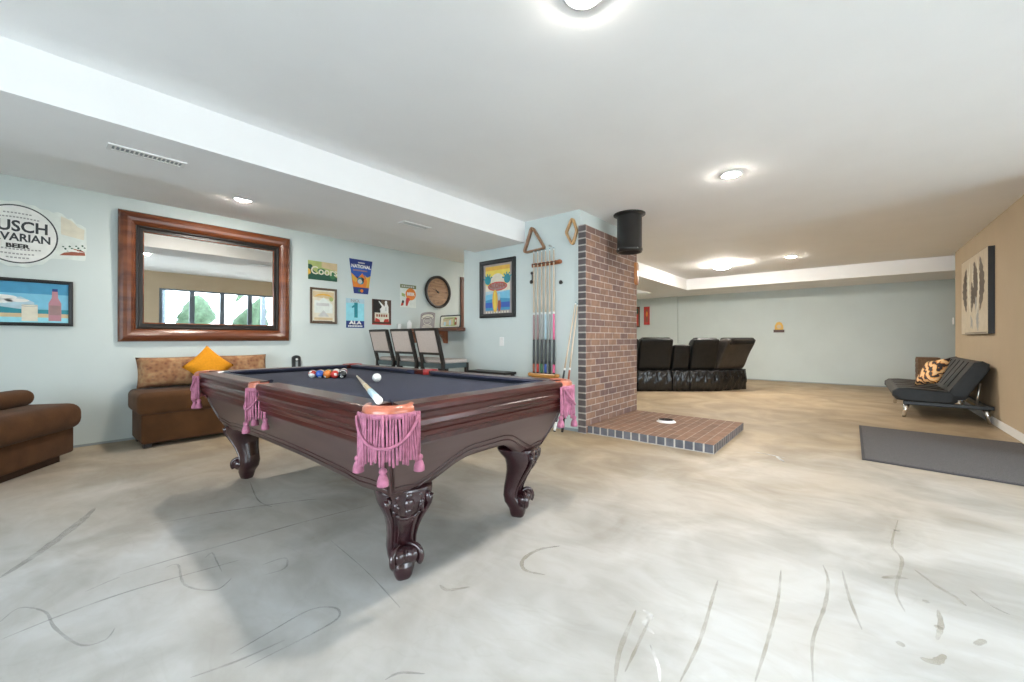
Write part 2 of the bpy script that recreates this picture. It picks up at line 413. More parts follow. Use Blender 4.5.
for a, b in DOORS:
    segs.append(((px, REAR - .1, 0), (a, REAR, CE))); segs.append(((a, REAR - .1, DH), (b, REAR, CE))); px = b
segs.append(((px, REAR - .1, 0), (RN + .1, REAR, CE)))
sbox('wall_rear', 'tan_paint', *segs)
EW = (-2.7, 2.6)
sbox('wall_end', 'mint_paint', ((LEND - .1, REAR, 0), (LEND, EW[0], CE)), ((LEND - .1, EW[1], 0), (LEND, LW, CE)), ((LEND - .1, EW[0], DH), (LEND, EW[1], CE)))
sbox('ceiling_beam', 'ceiling_paint', ((LEND, 3.13, BZ), (CW, 4.01, CE)), ((5.35, 3.13, BZ), (10.4, 4.01, CE)))
sbox('ceiling_beam.001', 'ceiling_paint', ((10.4, -2.6, BZ), (FW, LW, CE)))
sbox('baseboard_right', 'white_trim', ((RN + .01, RW, 0), (RE, RW + .014, .09)), bev=.004)
sbox('baseboard_left', 'grey_trim', ((LEND, LW - .008, 0), (4.05, LW, .022)))
sbox('baseboard_cue', 'grey_trim', ((CW - .008, 2.36, 0), (CW, 4.23, .03)))
sbox('baseboard_far', 'grey_trim', ((FW - .008, -2.59, 0), (FW, 3.8, .022)))

def sliding(name, horiz, a, b, fixed):
    """glazed sliding door unit in an opening; frame, two sashes, panes"""
    m = MB('door_alu')
    def bx(s0, s1, z0, z1, d0, d1):
        if horiz: m.box((s0, fixed + d0, z0), (s1, fixed + d1, z1))
        else: m.box((fixed + d0, s0, z0), (fixed + d1, s1, z1))
    n = max(2, round((b - a) / .8)); w = (b - a) / n
    bx(a, b, 0, .04, -.09, -.01); bx(a, b, DH - .05, DH, -.09, -.01)
    bx(a, a + .07, .04, DH - .05, -.09, -.01); bx(b - .07, b, .04, DH - .05, -.09, -.01)
    for i in range(1, n): bx(a + i * w - .06, a + i * w + .06, .04, DH - .05, -.075, -.025)
    o = struct(m.build(name))
    g = MB('glass')
    for i in range(n):
        s0 = a + i * w + (.06 if i else .07); s1 = a + (i + 1) * w - (.06 if i < n - 1 else .07)
        if horiz: P = [(s0, fixed - .05, .04), (s1, fixed - .05, .04), (s1, fixed - .05, DH - .05), (s0, fixed - .05, DH - .05)]
        else: P = [(fixed - .05, s0, .04), (fixed - .05, s1, .04), (fixed - .05, s1, DH - .05), (fixed - .05, s0, DH - .05)]
        g.f([g.v(p) for p in P])
    struct(g.build('glass_pane', o))
for i, (a, b) in enumerate(DOORS): sliding('window_%d' % (i + 1), True, a, b, REAR)
sliding('window_3', False, EW[0], EW[1], LEND)
sbox('ground_patio', 'deck', ((-12, -14, -.14), (14, REAR - .1, -.02)), ((-12, REAR - .1, -.14), (LEND - .1, 10, -.02)))

# stair outside the doors, caught by the mirror
st = thing('patio_stair', 'pale outdoor stair with sloping stringers beyond the glass doors, seen in the mirror', 'stairs', (3.3, -6.6, -.02))
for k, yy in enumerate((0, .9)):
    m = MB('white_trim'); m.prism([(0, 0), (.28, 0), (2.9, 2.7), (2.62, 2.7)], 'y', yy, yy + .05); m.build('stringer', st)
for k in range(12):
    m = MB('deck'); m.box((.10 + k * .218, .05, .16 + k * .216), (.38 + k * .218, .90, .20 + k * .216)); m.build('tread', st)
for k, (x, y) in enumerate(((2.75, -5.2), (5.6, -5.2), (-.6, -5.2))):
    m = MB('door_alu'); m.box((-.07, -.07, 0), (.07, .07, 3.2), .01); m.box((-.10, -.10, 0), (.10, .10, .08), .01)
    tag(m.build('patio_post', loc=(x, y, -.02)), 'dark square post on the patio beyond the glass doors, glimpsed in the mirror', 'post', 'patio posts')

pm('evergreen', (.03, .06, .03), .8, ns=12, na=.5)  # shrubs added outside to darken the window view in the mirror
for k, (x, y, hh) in enumerate(((1.2, -8.2, 2.3), (2.6, -9.0, 2.8), (4.4, -8.6, 2.2), (6.4, -9.2, 3.0), (8.2, -8.8, 2.6))):
    m = MB('evergreen'); m.use('evergreen', True); rg = []
    for i in range(15):
        z = hh * i / 14; rr_ = (.62 * math.sin(PI * min(1, .18 + .82 * i / 14)) ** .7 + .02)
        rg.append([(rr_ * (1 + .13 * math.sin(5 * a + i * 1.9 + k) + .07 * math.sin(11 * a - i * 2.7)) * math.cos(a), rr_ * (1 + .13 * math.sin(5 * a + i * 1.9 + k) + .07 * math.sin(11 * a - i * 2.7)) * math.sin(a), z) for a in [2 * PI * q / 28 for q in range(28)]])
    m.loft(rg); tag(m.build('dimming_shrub', loc=(x, y, -.02)), 'dark evergreen shrub added beyond the patio to dim the windows in the mirror', 'shrub', 'added evergreen shrubs outdoors')

# painted-on wear of the slab: scuffs, drip lines and one plaster smear
def at(px, py):
    f, th = 407., math.atan((853 - 512) / 407.); c, s = math.cos(th), math.sin(th)
    a = (px - 512) / f; b = (py - 338.5) / f; t = 1.05 / b
    return Vector(((c + a * s) * t, (s - a * c) * t, 0))
def spline(P, n=10):
    out = []
    for i in range(len(P) - 1):
        p0 = P[max(i - 1, 0)]; p1 = P[i]; p2 = P[i + 1]; p3 = P[min(i + 2, len(P) - 1)]
        for k in range(n):
            t = k / n
            out.append(.5 * ((2 * p1) + (p2 - p0) * t + (2 * p0 - 5 * p1 + 4 * p2 - p3) * t * t + (3 * p1 - p0 - 3 * p2 + p3) * t ** 3))
    out.append(P[-1]); return out
SCUFFS = [
 ('scuff_dark', .045, [(0, 578), (40, 552), (80, 522), (95, 508)]), ('scuff_dark', .012, [(0, 640), (70, 612), (140, 588), (240, 560)]),
 ('scuff_dark', .010, [(0, 622), (20, 608), (45, 612), (55, 628), (80, 645), (105, 640), (115, 628)]),
 ('scuff_dark', .010, [(85, 592), (105, 583), (120, 577)]), ('scuff_dark', .014, [(150, 525), (220, 512), (290, 502), (318, 499)]),
 ('scuff_dark', .012, [(120, 575), (170, 560), (230, 543), (300, 523), (370, 505)]), ('scuff_dark', .010, [(230, 655), (270, 632), (310, 610), (335, 608), (338, 618), (310, 635), (270, 655), (245, 668)]),
 ('scuff_dark', .010, [(165, 568), (178, 565), (185, 585), (215, 590), (232, 578)]), ('scuff_dark', .008, [(205, 558), (212, 553), (216, 560), (222, 572)]),
 ('scuff_dark', .010, [(265, 575), (285, 568), (285, 558), (262, 565)]), ('scuff_dark', .006, [(330, 540), (365, 570), (395, 602), (400, 608)]),
 ('scuff_dark', .010, [(250, 482), (258, 500), (272, 507)]), ('scuff_dark', .010, [(190, 678), (240, 660), (285, 640)]), ('scuff_dark', .010, [(385, 680), (400, 673), (425, 674)]),
 ('scuff_tan', .022, [(545, 575), (525, 570), (523, 560), (538, 550), (560, 546)]), ('scuff_tan', .02, [(440, 585), (448, 590), (470, 587)]),
 ('scuff_tan', .014, [(680, 682), (700, 640), (712, 600), (718, 580)]), ('scuff_tan', .014, [(755, 682), (768, 640), (778, 600), (781, 570)]),
 ('scuff_tan', .014, [(813, 682), (813, 640), (825, 605), (828, 580), (823, 565)]), ('scuff_tan', .012, [(862, 630), (850, 600), (842, 570)]),
 ('scuff_tan', .018, [(615, 682), (620, 650), (636, 610)]), ('scuff_tan', .012, [(625, 672), (640, 640), (650, 618)]),
 ('scuff_tan', .014, [(898, 520), (892, 545), (902, 560), (896, 590), (905, 612)]), ('scuff_tan', .028, [(882, 578), (895, 577), (908, 579)]), ('scuff_tan', .03, [(893, 530), (900, 531)]),
 ('scuff_tan', .03, [(896, 643), (905, 645)]), ('scuff_tan', .03, [(920, 658), (935, 662), (945, 655)]), ('scuff_tan', .02, [(915, 570), (935, 585), (955, 597), (966, 606)]),
 ('scuff_tan', .025, [(922, 600), (930, 603)]), ('scuff_tan', .025, [(935, 625), (943, 630)]), ('scuff_tan', .025, [(975, 645), (985, 640)]), ('scuff_tan', .02, [(938, 610), (941, 625), (937, 640)]),
 ('scuff_tan', .012, [(970, 590), (990, 605), (1010, 615)]),
 ('scuff_white', .022, [(643, 610), (651, 616), (645, 624), (654, 634)]), ('scuff_white', .012, [(650, 645), (658, 665), (660, 682)]),
 ('scuff_white', .02, [(755, 452), (776, 456), (785, 458)]), ('scuff_white', .03, [(776, 456), (784, 462)]),
]
m = MB()
for mt, w, pts in SCUFFS:
    m.use(mt)
    P = spline([at(*p) for p in pts]); prev = None
    for i, p in enumerate(P):
        d = (P[min(i + 1, len(P) - 1)] - P[max(i - 1, 0)]).normalized(); n = Vector((-d.y, d.x, 0))
        k = w * .5 * (.12 + .88 * math.sin(PI * i / (len(P) - 1)) ** .6 * random.uniform(.7, 1.1))
        cur = (m.v((p + n * k) + Vector((0, 0, .0006))), m.v((p - n * k) + Vector((0, 0, .0006))))
        if prev: m.f([prev[0], prev[1], cur[1], cur[0]])
        prev = cur
struct(m.build('floor_scuff_marks'))

# chimney brick veneer and hearth
m = MB('brick_face', 'brick_end')
m.use('brick_face'); m.box((3.965, 2.262, 0), (5.35, 2.35, 2.31))
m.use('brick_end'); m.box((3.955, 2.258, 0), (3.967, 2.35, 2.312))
struct(m.build('wall_brick'))
he = thing('brick_hearth', 'low raised brick hearth pad projecting from the foot of the brick chimney', 'hearth', (4.0, .965, 0))
HX, HY, HZ = 1.29, 1.29, .083
HC, HR = (.78, .70), .085
m = MB('hearth_top', 'hearth_side', 'hearth_edge')
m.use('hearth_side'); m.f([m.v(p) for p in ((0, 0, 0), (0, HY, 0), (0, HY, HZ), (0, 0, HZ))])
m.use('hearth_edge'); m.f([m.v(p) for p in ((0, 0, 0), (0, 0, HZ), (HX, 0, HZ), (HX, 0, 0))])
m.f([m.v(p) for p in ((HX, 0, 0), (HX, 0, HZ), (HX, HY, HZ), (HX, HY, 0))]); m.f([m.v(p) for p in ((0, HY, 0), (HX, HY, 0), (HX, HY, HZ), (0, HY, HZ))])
m.use('hearth_top')
n = 32; outer = []
for k in range(n):
    a = 2 * PI * (k + .5) / n; ca, sa = math.cos(a), math.sin(a)
    tx = ((HX - HC[0]) if ca > 0 else -HC[0]) / ca; ty = ((HY - HC[1]) if sa > 0 else -HC[1]) / sa
    t = min(tx, ty); outer.append((HC[0] + ca * t, HC[1] + sa * t))
ov = [m.v((x, y, HZ)) for x, y in outer]
iv = [m.v((HC[0] + HR * math.cos(2 * PI * (k + .5) / n), HC[1] + HR * math.sin(2 * PI * (k + .5) / n), HZ)) for k in range(n)]
cor = [(0, 0), (HX, 0), (HX, HY), (0, HY)]
for k in range(n):
    j = (k + 1) % n
    a, b = outer[k], outer[j]; extra = []
    if abs(a[0] - b[0]) > 1e-6 and abs(a[1] - b[1]) > 1e-6:
        c = min(cor, key=lambda q: (q[0] - (a[0] + b[0]) / 2) ** 2 + (q[1] - (a[1] + b[1]) / 2) ** 2); extra = [m.v((*c, HZ))]
    m.f([ov[k]] + extra + [ov[j], iv[j], iv[k]])
m.build('brick_pad', he)
m = MB('white_trim', 'pocket_dark')
m.use('white_trim', True)
def vring(r, z): return [Vector((HC[0] + r * math.cos(2 * PI * k / 28), HC[1] + r * math.sin(2 * PI * k / 28), z)) for k in range(28)]
m.loft([vring(HR + .022, HZ), vring(HR + .020, HZ + .004), vring(HR + .004, HZ + .006), vring(HR + .002, HZ + .022), vring(HR - .002, HZ + .024)], True, False)
m.use('pocket_dark'); m.loft([vring(HR - .002, HZ + .024), vring(HR - .006, HZ + .02), vring(HR - .006, .012), vring(.001, .011)], True, False)
m.build('vent_collar', he)['label'] = 'white rimmed round opening in the hearth'

# stove pipe stub
sp = thing('stove_pipe', 'black flanged stove pipe stub hanging from the ceiling above the hearth', 'stove pipe', (4.52, 2.0, CE))
m = MB('stove_black'); m.use('stove_black', True)
m.lathe([(.138, -.012), (.140, -.03), (.140, -.405), (.147, -.407), (.148, -.43), (.140, -.434), (.140, -.448), (.128, -.448), (.128, -.06), (.02, -.05)], 40, cap=False)
m.build('pipe', sp)
m = MB('stove_black'); m.use('stove_black', True); m.lathe([(.138, -.03), (.150, -.016), (.180, -.014), (.182, -.002), (.1, 0)], 40); m.build('ceiling_flange', sp)
for a in (2.6, 4.2):
    m = MB('steel'); m.use('steel', True); m.ball((.150 * math.cos(a), .150 * math.sin(a), -.418), .007, 8, 6); m.build('screw', sp)

# small wooden plaque at the far edge of the brickwork
m = MB('amber_wood'); m.use('amber_wood', True)
pr = [(.035, 0), (.055, .03), (.05, .09), (.062, .15), (.05, .21), (.055, .27), (.03, .30)]
m.slab([(x, z) for x, z in pr] + [(-x, z) for x, z in reversed(pr)], 0, .02)
tag(m.build('wooden_plaque', loc=(5.315, 2.262, 1.78), rot=R_LEFT), 'small amber wooden plaque hung at the far upper edge of the brickwork', 'plaque')

# ------------------------------------------------------------------ lights
def can_light(x, y, label):
    t = thing('recessed_light', label, 'ceiling light', (x, y, CE), group='recessed ceiling lights')
    m = MB('can_trim'); m.use('can_trim', True)
    m.lathe([(.066, -.004), (.070, -.010), (.092, -.008), (.098, -.001), (.098, 0), (.066, 0)], 36, cap=False)
    m.build('trim_ring', t)
    m = MB('lamp_warm'); m.use('lamp_warm', True)
    m.lathe([(.066, -.004), (.060, -.012), (.040, -.019), (.004, -.022)], 32); m.build('lens', t)
can_light(3.995, .825, 'lit recessed ceiling light nearest the brick chimney, in front of the hearth')
can_light(8.69, .84, 'small lit recessed ceiling light far back, right of the flush mounted lamp')
can_light(1.50, .86, 'lit recessed ceiling light above the near floor in front of the pool table')
can_light(1.45, 4.86, 'lit recessed light behind the dropped beam above the wood framed mirror')
can_light(6.3, 4.86, 'unseen recessed light added behind the brick chimney to brighten the back')  # added out of view to lift the back of the room
can_light(8.7, 4.86, 'unseen recessed light added behind the dropped beam to brighten the far wall')  # extra hidden lamp, put in to brighten the far wall
fl = thing('flush_mount_light', 'lit flush mounted ceiling lamp with a wide rim above the black recliners', 'ceiling light', (8.70, 1.954, CE))
m = MB('can_trim'); m.use('can_trim', True); m.lathe([(.12, 0), (.20, -.004), (.205, -.016), (.19, -.022), (.165, -.018)], 40, cap=False); m.build('rim', fl)
m = MB('lamp_flush'); m.use('lamp_flush', True); m.lathe([(.165, -.018), (.160, -.05), (.12, -.085), (.06, -.10), (.005, -.104)], 36); m.build('glass_bowl', fl)

def vent(x, y, l, w, label):
    t = thing('ceiling_vent', label, 'air vent', (x, y, BZ))
    m = MB('white_trim'); T = .02
    for lo, hi in (((-l, -w, -.008), (l, -w + T, 0)), ((-l, w - T, -.008), (l, w, 0)), ((-l, -w + T, -.008), (-l + T, w - T, 0)), ((l - T, -w + T, -.008), (l, w - T, 0))): m.box(lo, hi)
    m.build('vent_frame', t)
    m = MB('grey_trim'); m.box((-l + T, -w + T, -.002), (l - T, w - T, 0)); m.build('duct_backing', t)
    m = MB('white_trim'); k = -l + T + .012
    while k < l - T - .01:
        m.box((k, -w + T, -.007), (k + .007, w - T, -.003)); k += .022
    m.build('louvres', t)
vent(.51, 3.515, .19, .055, 'long white slotted air vent under the dropped beam left of the mirror')
vent(2.62, 3.52, .17, .055, 'small white air vent under the dropped beam near the cue rack wall')
# ------------------------------------------------------------------ pool table
TX, TY = 1.458, 2.532
HW, HL = .650, 1.258          # half width, half length to the outer rail edge
RZ, CZ = .800, .767           # rail top, cloth
pt = thing('pool_table', 'large dark cherry pool table with navy cloth, mauve fringed pockets and carved scroll legs', 'pool table', (TX, TY, 0))
SM = .045                      # side pockets sit this far along
PR = .066                      # pocket radius
PK = [(sx * (HW - .085), sy * (HL - .085), math.atan2(sy, sx), 'corner') for sx in (-1, 1) for sy in (-1, 1)] + [(sx * (HW - .058), SM, 0. if sx > 0 else PI, 'side') for sx in (-1, 1)]

# cloth bed with real pocket notches
def bed_outline():
    x, y = HW - .10, HL - .10
    pts = []
    def arc(cx, cy, a0, a1, r, n=10):
        for k in range(n + 1):
            a = a0 + (a1 - a0) * k / n; pts.append((cx + r * math.cos(a), cy + r * math.sin(a)))
    cx, cy = HW - .085, HL - .085; r = PR
    # counter-clockwise starting on the right side going up
    sr = HW - .058; ds = sr - x; qs = math.acos(max(-1, min(1, (x - sr) / r)))
    arc(sr, SM, 2 * PI - qs, qs, r)                                  # right side pocket (bulges inward)
    e = math.acos((x - cx) / r)
    arc(cx, cy, -e, -1.5 * PI + e, r, 14)
    arc(-cx, cy, PI / 2 - e, -PI + e, r, 14)
    arc(-sr, SM, PI - qs, -PI + qs, r)
    arc(-cx, -cy, PI - e, -PI / 2 + e, r, 14)
    arc(cx, -cy, 1.5 * PI - e, e, r, 14)
    return pts
m = MB('cloth'); m.slab(bed_outline(), CZ - .03, CZ)
bmesh.ops.triangulate(m.bm, faces=[f for f in m.bm.faces if len(f.verts) > 4])
m.build('playing_surface', pt)

# rails: outer moulding stepped inward, o = distance in from the outer edge
RP = [(.004, RZ - .004), (0, RZ - .012), (0, RZ - .028), (.006, RZ - .034), (.012, RZ - .040), (.013, RZ - .060), (.006, RZ - .068), (.004, RZ - .085), (.010, RZ - .092),
      (.020, RZ - .098), (.022, RZ - .112), (.016, RZ - .118), (.018, RZ - .134), (.030, RZ - .142), (.11, RZ - .142), (.118, RZ - .05), (.118, RZ - .003), (.112, RZ), (.010, RZ)]
CP = [(.110, RZ - .001), (.150, RZ + .001), (.168, RZ - .006), (.160, RZ - .018), (.128, RZ - .034), (.110, RZ - .034)]
def rail(sx, sy, a, b, ca, cb):
    """rail on side (sx,sy) from a to b along its length; ca/cb: how far the inner corner of each end is cut back"""
    wm = 'cherry' if sx else 'cherry_end'
    m = MB(wm); m.use(wm)
    def P(o, z, t):
        return (sx * (HW - o), t, z) if sx else (t, sy * (HL - o), z)
    m.loft([[P(o, z, a + ca * max(0, o - .02)) for o, z in RP], [P(o, z, b - cb * max(0, o - .02)) for o, z in RP]])
    r = m.build('rail', pt)
    c = MB('cloth'); c.loft([[P(o, z, a + .028 + ca * .1 + (o - .11) * .9) for o, z in CP], [P(o, z, b - .028 - cb * .1 - (o - .11) * .9) for o, z in CP]])
    c.build('cushion', pt)
    for k in range(1, 4):
        s = MB('pearl'); s.use('pearl')
        t = a + (b - a) * k / 4; d = .011
        s.f([s.v(P(.062 + u, RZ + .0006, t + w)) for u, w in ((-d * .55, 0), (0, d), (d * .55, 0), (0, -d))])
        s.build('sight', r)
cg = .085
for sx in (-1, 1):
    rail(sx, 0, -HL + cg, SM - .062, .35, .1); rail(sx, 0, SM + .062, HL - cg, .1, .35)
for sy in (-1, 1): rail(0, sy, -HW + cg, HW - cg, .35, .35)

# continuous skirt below the rails, with the bed frame
m = MB('cherry')
for (x, y, z0, z1) in ((HW - .025, HL - .025, RZ - .150, RZ - .118), (HW - .045, HL - .045, RZ - .168, RZ - .148)):
    t = .05
    for lo, hi in (((-x, -y, z0), (-x + t, y, z1)), ((x - t, -y, z0), (x, y, z1)), ((-x + t, -y, z0), (x - t, -y + t, z1)), ((-x + t, y - t, z0), (x - t, y, z1))): m.box(lo, hi)
m.build('skirt', pt)
m = MB('apron_wood'); m.box((-HW + .12, -HL + .12, .60), (HW - .12, HL - .12, .66)); m.build('bed_frame', pt)

# flared apron with arched lower edge
AT, AB = (HW - .055, HL - .055), (.500, 1.085)
def arch(s, e, h):
    u = max(0., min(1., (.80 - abs(s)) / .62)); u = u * u * (3 - 2 * u)
    lip = .012 * math.exp(-((abs(s) - .80) / .07) ** 2)
    return e + h * u - lip
def apron(sx, sy):
    short = sy != 0; e, h = (.392, .108) if short else (.408, .022); N = 40; zt = RZ - .150
    wm = 'apron_wood_end' if short else 'apron_wood'
    def P(s, z, inn=0.):
        k = (zt - z) / (zt - .385); k = max(0, min(1.05, k)); k = k ** 1.25
        fx = AT[0] + (AB[0] - AT[0]) * k - inn; fy = AT[1] + (AB[1] - AT[1]) * k - inn
        return (s * fx, sy * fy, z) if short else (sx * fx, s * fy, z)
    m = MB(wm); m.use(wm, True)
    ss = [-1 + 2 * i / N for i in range(N + 1)]
    rings = []
    for s in ss:
        zb = arch(s, e, h); zz = [zt + (zb - zt) * j / 6 for j in range(7)]
        rings.append([P(s, z) for z in zz] + [P(s, z, .03) for z in reversed(zz)])
    m.loft(rings); a = m.build('apron', pt)
    g = MB('groove'); g.use('groove', True)
    for off, r in ((.030, .0045), (.055, .0035)):
        pts = [P(s * (.965 if off > .04 else .985), arch(s, e, h) + off, -.001) for s in ss]
        g.tube(pts, r, 6)
        for q in (-1, 1): g.tube([P(q * (.965 if off > .04 else .985), arch(1, e, h) + off + (zt - .02 - e - off) * j / 8, -.001) for j in range(9)], r, 6)
    g.build('moulding', a)['label'] = 'dark double bead moulding along the arched edge'
for q in ((-1, 0), (1, 0), (0, -1), (0, 1)): apron(*q)

# carved scroll legs
LEGP = [(0, 0, .036, .032), (.012, 0, .042, .038), (.05, .0, .050, .048), (.09, -.02, .056, .060), (.13, -.034, .048, .064), (.18, -.026, .052, .062), (.23, -.010, .058, .068),
        (.28, .008, .068, .080), (.32, .020, .080, .098), (.355, .024, .090, .114), (.385, .008, .104, .120), (.402, .002, .112, .122), (.412, .0, .112, .122), (.43, 0, .07, .08)]
def leg(lx, ly):
    m = MB('leg_wood'); m.use('leg_wood', True)
    a = math.atan2(ly, lx); R = Matrix.Translation((lx, ly, 0)) @ Matrix.Rotation(a, 4, 'Z'); m.X = R
    rings = []
    for i in range(len(LEGP) - 1):
        p, q = LEGP[i], LEGP[i + 1]
        for k in range(4):
            t = k / 4; t2 = t
            rings.append(superell(p[1] + (q[1] - p[1]) * t, 0, p[0] + (q[0] - p[0]) * t, p[2] + (q[2] - p[2]) * t2, p[3] + (q[3] - p[3]) * t2, 32, 3.0))
    rings.append(superell(0, 0, .43, .07, .08, 32, 3.0))
    m.loft(rings)
    def outer(z):
        for i in range(len(LEGP) - 1):
            p, q = LEGP[i], LEGP[i + 1]
            if p[0] <= z <= q[0]:
                t = (z - p[0]) / (q[0] - p[0]); return p[1] + p[2] + (q[1] + q[2] - p[1] - p[2]) * t, p[3] + (q[3] - p[3]) * t
    # volutes: scroll drum and two spirals turned outward
    for s in (-1, 1):
        c = Vector((.044, s * .030, .112)); d = Vector((math.cos(.75), s * math.sin(.75), 0)); nrm = Vector((-math.sin(.75) , s * math.cos(.75), 0))
        sp = []; rr = []
        for k in range(44):
            th = k / 43 * 2.3 * 2 * PI; r = .040 * (1 - k / 43) ** .85 + .006
            sp.append(c + d * (r * math.cos(th - .8)) + Vector((0, 0, 1)) * (r * math.sin(th - .8)) + nrm * (.004 + .012 * k / 43)); rr.append(.0125 - .006 * k / 43)
        m.tube(sp, rr, 8)
        m.ball(c, .034, 16, 10, (1, 1, 1.05))
        m.ball(c + nrm * .016, .012, 10, 8)
        # edge ridges running up from the scroll to the knee
        pts = []; 
        for k in range(15):
            z = .12 + k * .019; o, w = outer(z); pts.append((o - .012 * (1 - k / 20), s * w * .80, z))
        m.tube(pts, [.007 + .003 * k / 14 for k in range(15)], 8)
        pts = []
        for k in range(13):
            z = .14 + k * .018; o, w = outer(z); pts.append((o + .001, s * w * .42, z))
        m.tube(pts, [.005] * 13, 6)
        for k, (zz, fy, r) in enumerate(((.372, .72, .020), (.352, .48, .018), (.385, .40, .016), (.325, .60, .014))):
            o, w = outer(zz); m.ball((o - .010, s * w * fy, zz), r, 12, 8, (.7, .75, 1.25))
    m.cyl((.03, -.052, .108), (.03, .052, .108), .036, 20)
    for zz, r in ((.388, .016), (.358, .022), (.318, .017), (.288, .012)):
        o, w = outer(zz); m.ball((o - .004, 0, zz), r, 14, 10, (.7, 1, 1.2))
    pts = []
    for k in range(17):
        t = -PI * .5 + PI * k / 16; zz = .315 - .030 * math.cos(t); o, w = outer(zz); pts.append((o + .002, .046 * math.sin(t), zz))
    m.tube(pts, .007, 8)
    m.X = Matrix.Identity(4)
    m.build('leg', pt)
for sx in (-1, 1):
    for sy in (-1, 1): leg(-.388 if sx < 0 else .418, -1.005 if sy < 0 else .975)

# pockets with leather shields and hanging fringe
def pocket(cx, cy, ang, kind):
    corner = kind == 'corner'
    far = cx > 0 and not (cy < 0)
    lm = 'pocket_leather_red' if far else 'pocket_leather'
    m = MB(lm); m.use(lm, True)
    span = math.radians(100 if corner else 96)
    R1 = .098 if corner else .068; off = .012 if corner else .0
    N = 22; rings = []
    for k in range(N + 1):
        a = ang - span + 2 * span * k / N
        prof = [(PR - .004, RZ - .045), (PR - .002, RZ - .006), (PR + .006, RZ + .004), (PR + .014, RZ + .006), (R1 - .010, RZ + .003), (R1, RZ - .007), (R1 + .003, RZ - .026), (R1 - .004, RZ - .045)]
        if not corner: prof = [(PR - .004, RZ - .045), (PR - .001, RZ - .004), (PR + .003, RZ + .004), (R1 - .003, RZ + .004), (R1 + .003, RZ - .004), (R1 + .005, RZ - .020), (R1 + .001, RZ - .045), (PR, RZ - .05)]
        rings.append([(cx + r * math.cos(a), cy + r * math.sin(a), z) for r, z in prof])
    m.loft(rings)
    p = m.build('pocket', pt)
    # cup
    m = MB('pocket_dark'); m.use('pocket_dark', True)
    m.lathe([(PR + .002, RZ - .045), (PR, .70), (PR - .01, .665), (.01, .66)], 24, (cx, cy, 0), cap=False); m.build('pocket_cup', p)
    # fringe
    f = MB('fringe_mauve'); f.use('fringe_mauve', True)
    fs = math.radians(80 if corner else 76); n = 27 if corner else 17; RF = R1 + .006; zt = RZ - .026
    for k in range(n):
        a = ang - fs + 2 * fs * k / (n - 1) + random.uniform(-.01, .01)
        L_ = .178 + random.uniform(-.016, .012); pts = []
        for j in range(6):
            t = j / 5; r = RF + .004 * math.sin(t * 3 + k) + .006 * t; aa = a + .012 * math.sin(t * 5 + k * 1.7)
            pts.append((cx + r * math.cos(aa), cy + r * math.sin(aa), zt - L_ * t))
        f.tube(pts, [.0042, .0044, .0047, .0049, .0052, .0046], 6)
    f.loft([[(cx + r * math.cos(ang - fs + 2 * fs * k / 24), cy + r * math.sin(ang - fs + 2 * fs * k / 24), z) for r, z in ((R1 + .001, zt + .004), (R1 + .009, zt), (R1 + .009, zt - .014), (R1 + .001, zt - .016))] for k in range(25)])
    f.build('fringe', p)
    s = MB('fringe_mauve'); s.use('fringe_mauve', True)
    for dip, seg in ((.105, (-.92, .92)),):
        pts = []
        for k in range(25):
            u = seg[0] + (seg[1] - seg[0]) * k / 24; a = ang + fs * u; r = RF + .014
            pts.append((cx + r * math.cos(a), cy + r * math.sin(a), zt - .012 - dip * (1 - (u / .92) ** 2)))
        s.tube(pts, .0058, 6)
    s.build('swag_cord', p)
    for u, zl in ((-1.06, .215), (0, .235), (1.04, .215)):
        a = ang + fs * u; r = RF + .010; x, y = cx + r * math.cos(a), cy + r * math.sin(a)
        q = MB('fringe_mauve'); q.use('fringe_mauve', True)
        q.tube([(x, y, zt), (x, y, zt - zl + .05)], .005, 6)
        q.lathe([(.004, .052), (.013, .046), (.015, .036), (.010, .029), (.014, .024), (.020, .006), (.021, -.012), (.016, -.014), (.003, -.012)], 12, (x, y, zt - zl))
        q.build('tassel', p)
for q in PK: pocket(*q)

# ------------------------------------------------------------------ balls and cue on the table
BR = .0286
ball_cols = {'cue': ('c_white', None), 'yellow': ('c_gold', 0), 'blue': ('c_blue', 0), 'red': ('c_red', 0), 'purple': ('c_navy', 0), 'orange': ('c_orange', 0), 'green': ('c_green', 0), 'maroon': ('c_rust', 0), 'black': ('c_black', 0),
             'yellow stripe': ('c_gold', 1), 'blue stripe': ('c_blue', 1), 'red stripe': ('c_red', 1), 'purple stripe': ('c_navy', 1), 'orange stripe': ('c_orange', 1), 'green stripe': ('c_green', 1), 'maroon stripe': ('c_rust', 1)}
for k in ('c_white', 'c_gold', 'c_blue', 'c_red', 'c_navy', 'c_orange', 'c_green', 'c_rust', 'c_black'):
    mm = MATS[k].copy(); mm.name = 'ball_' + k; b = mm.node_tree.nodes['Principled BSDF']; b.inputs['Roughness'].default_value = .08; b.inputs['Coat Weight'].default_value = .6; MATS['ball_' + k] = mm
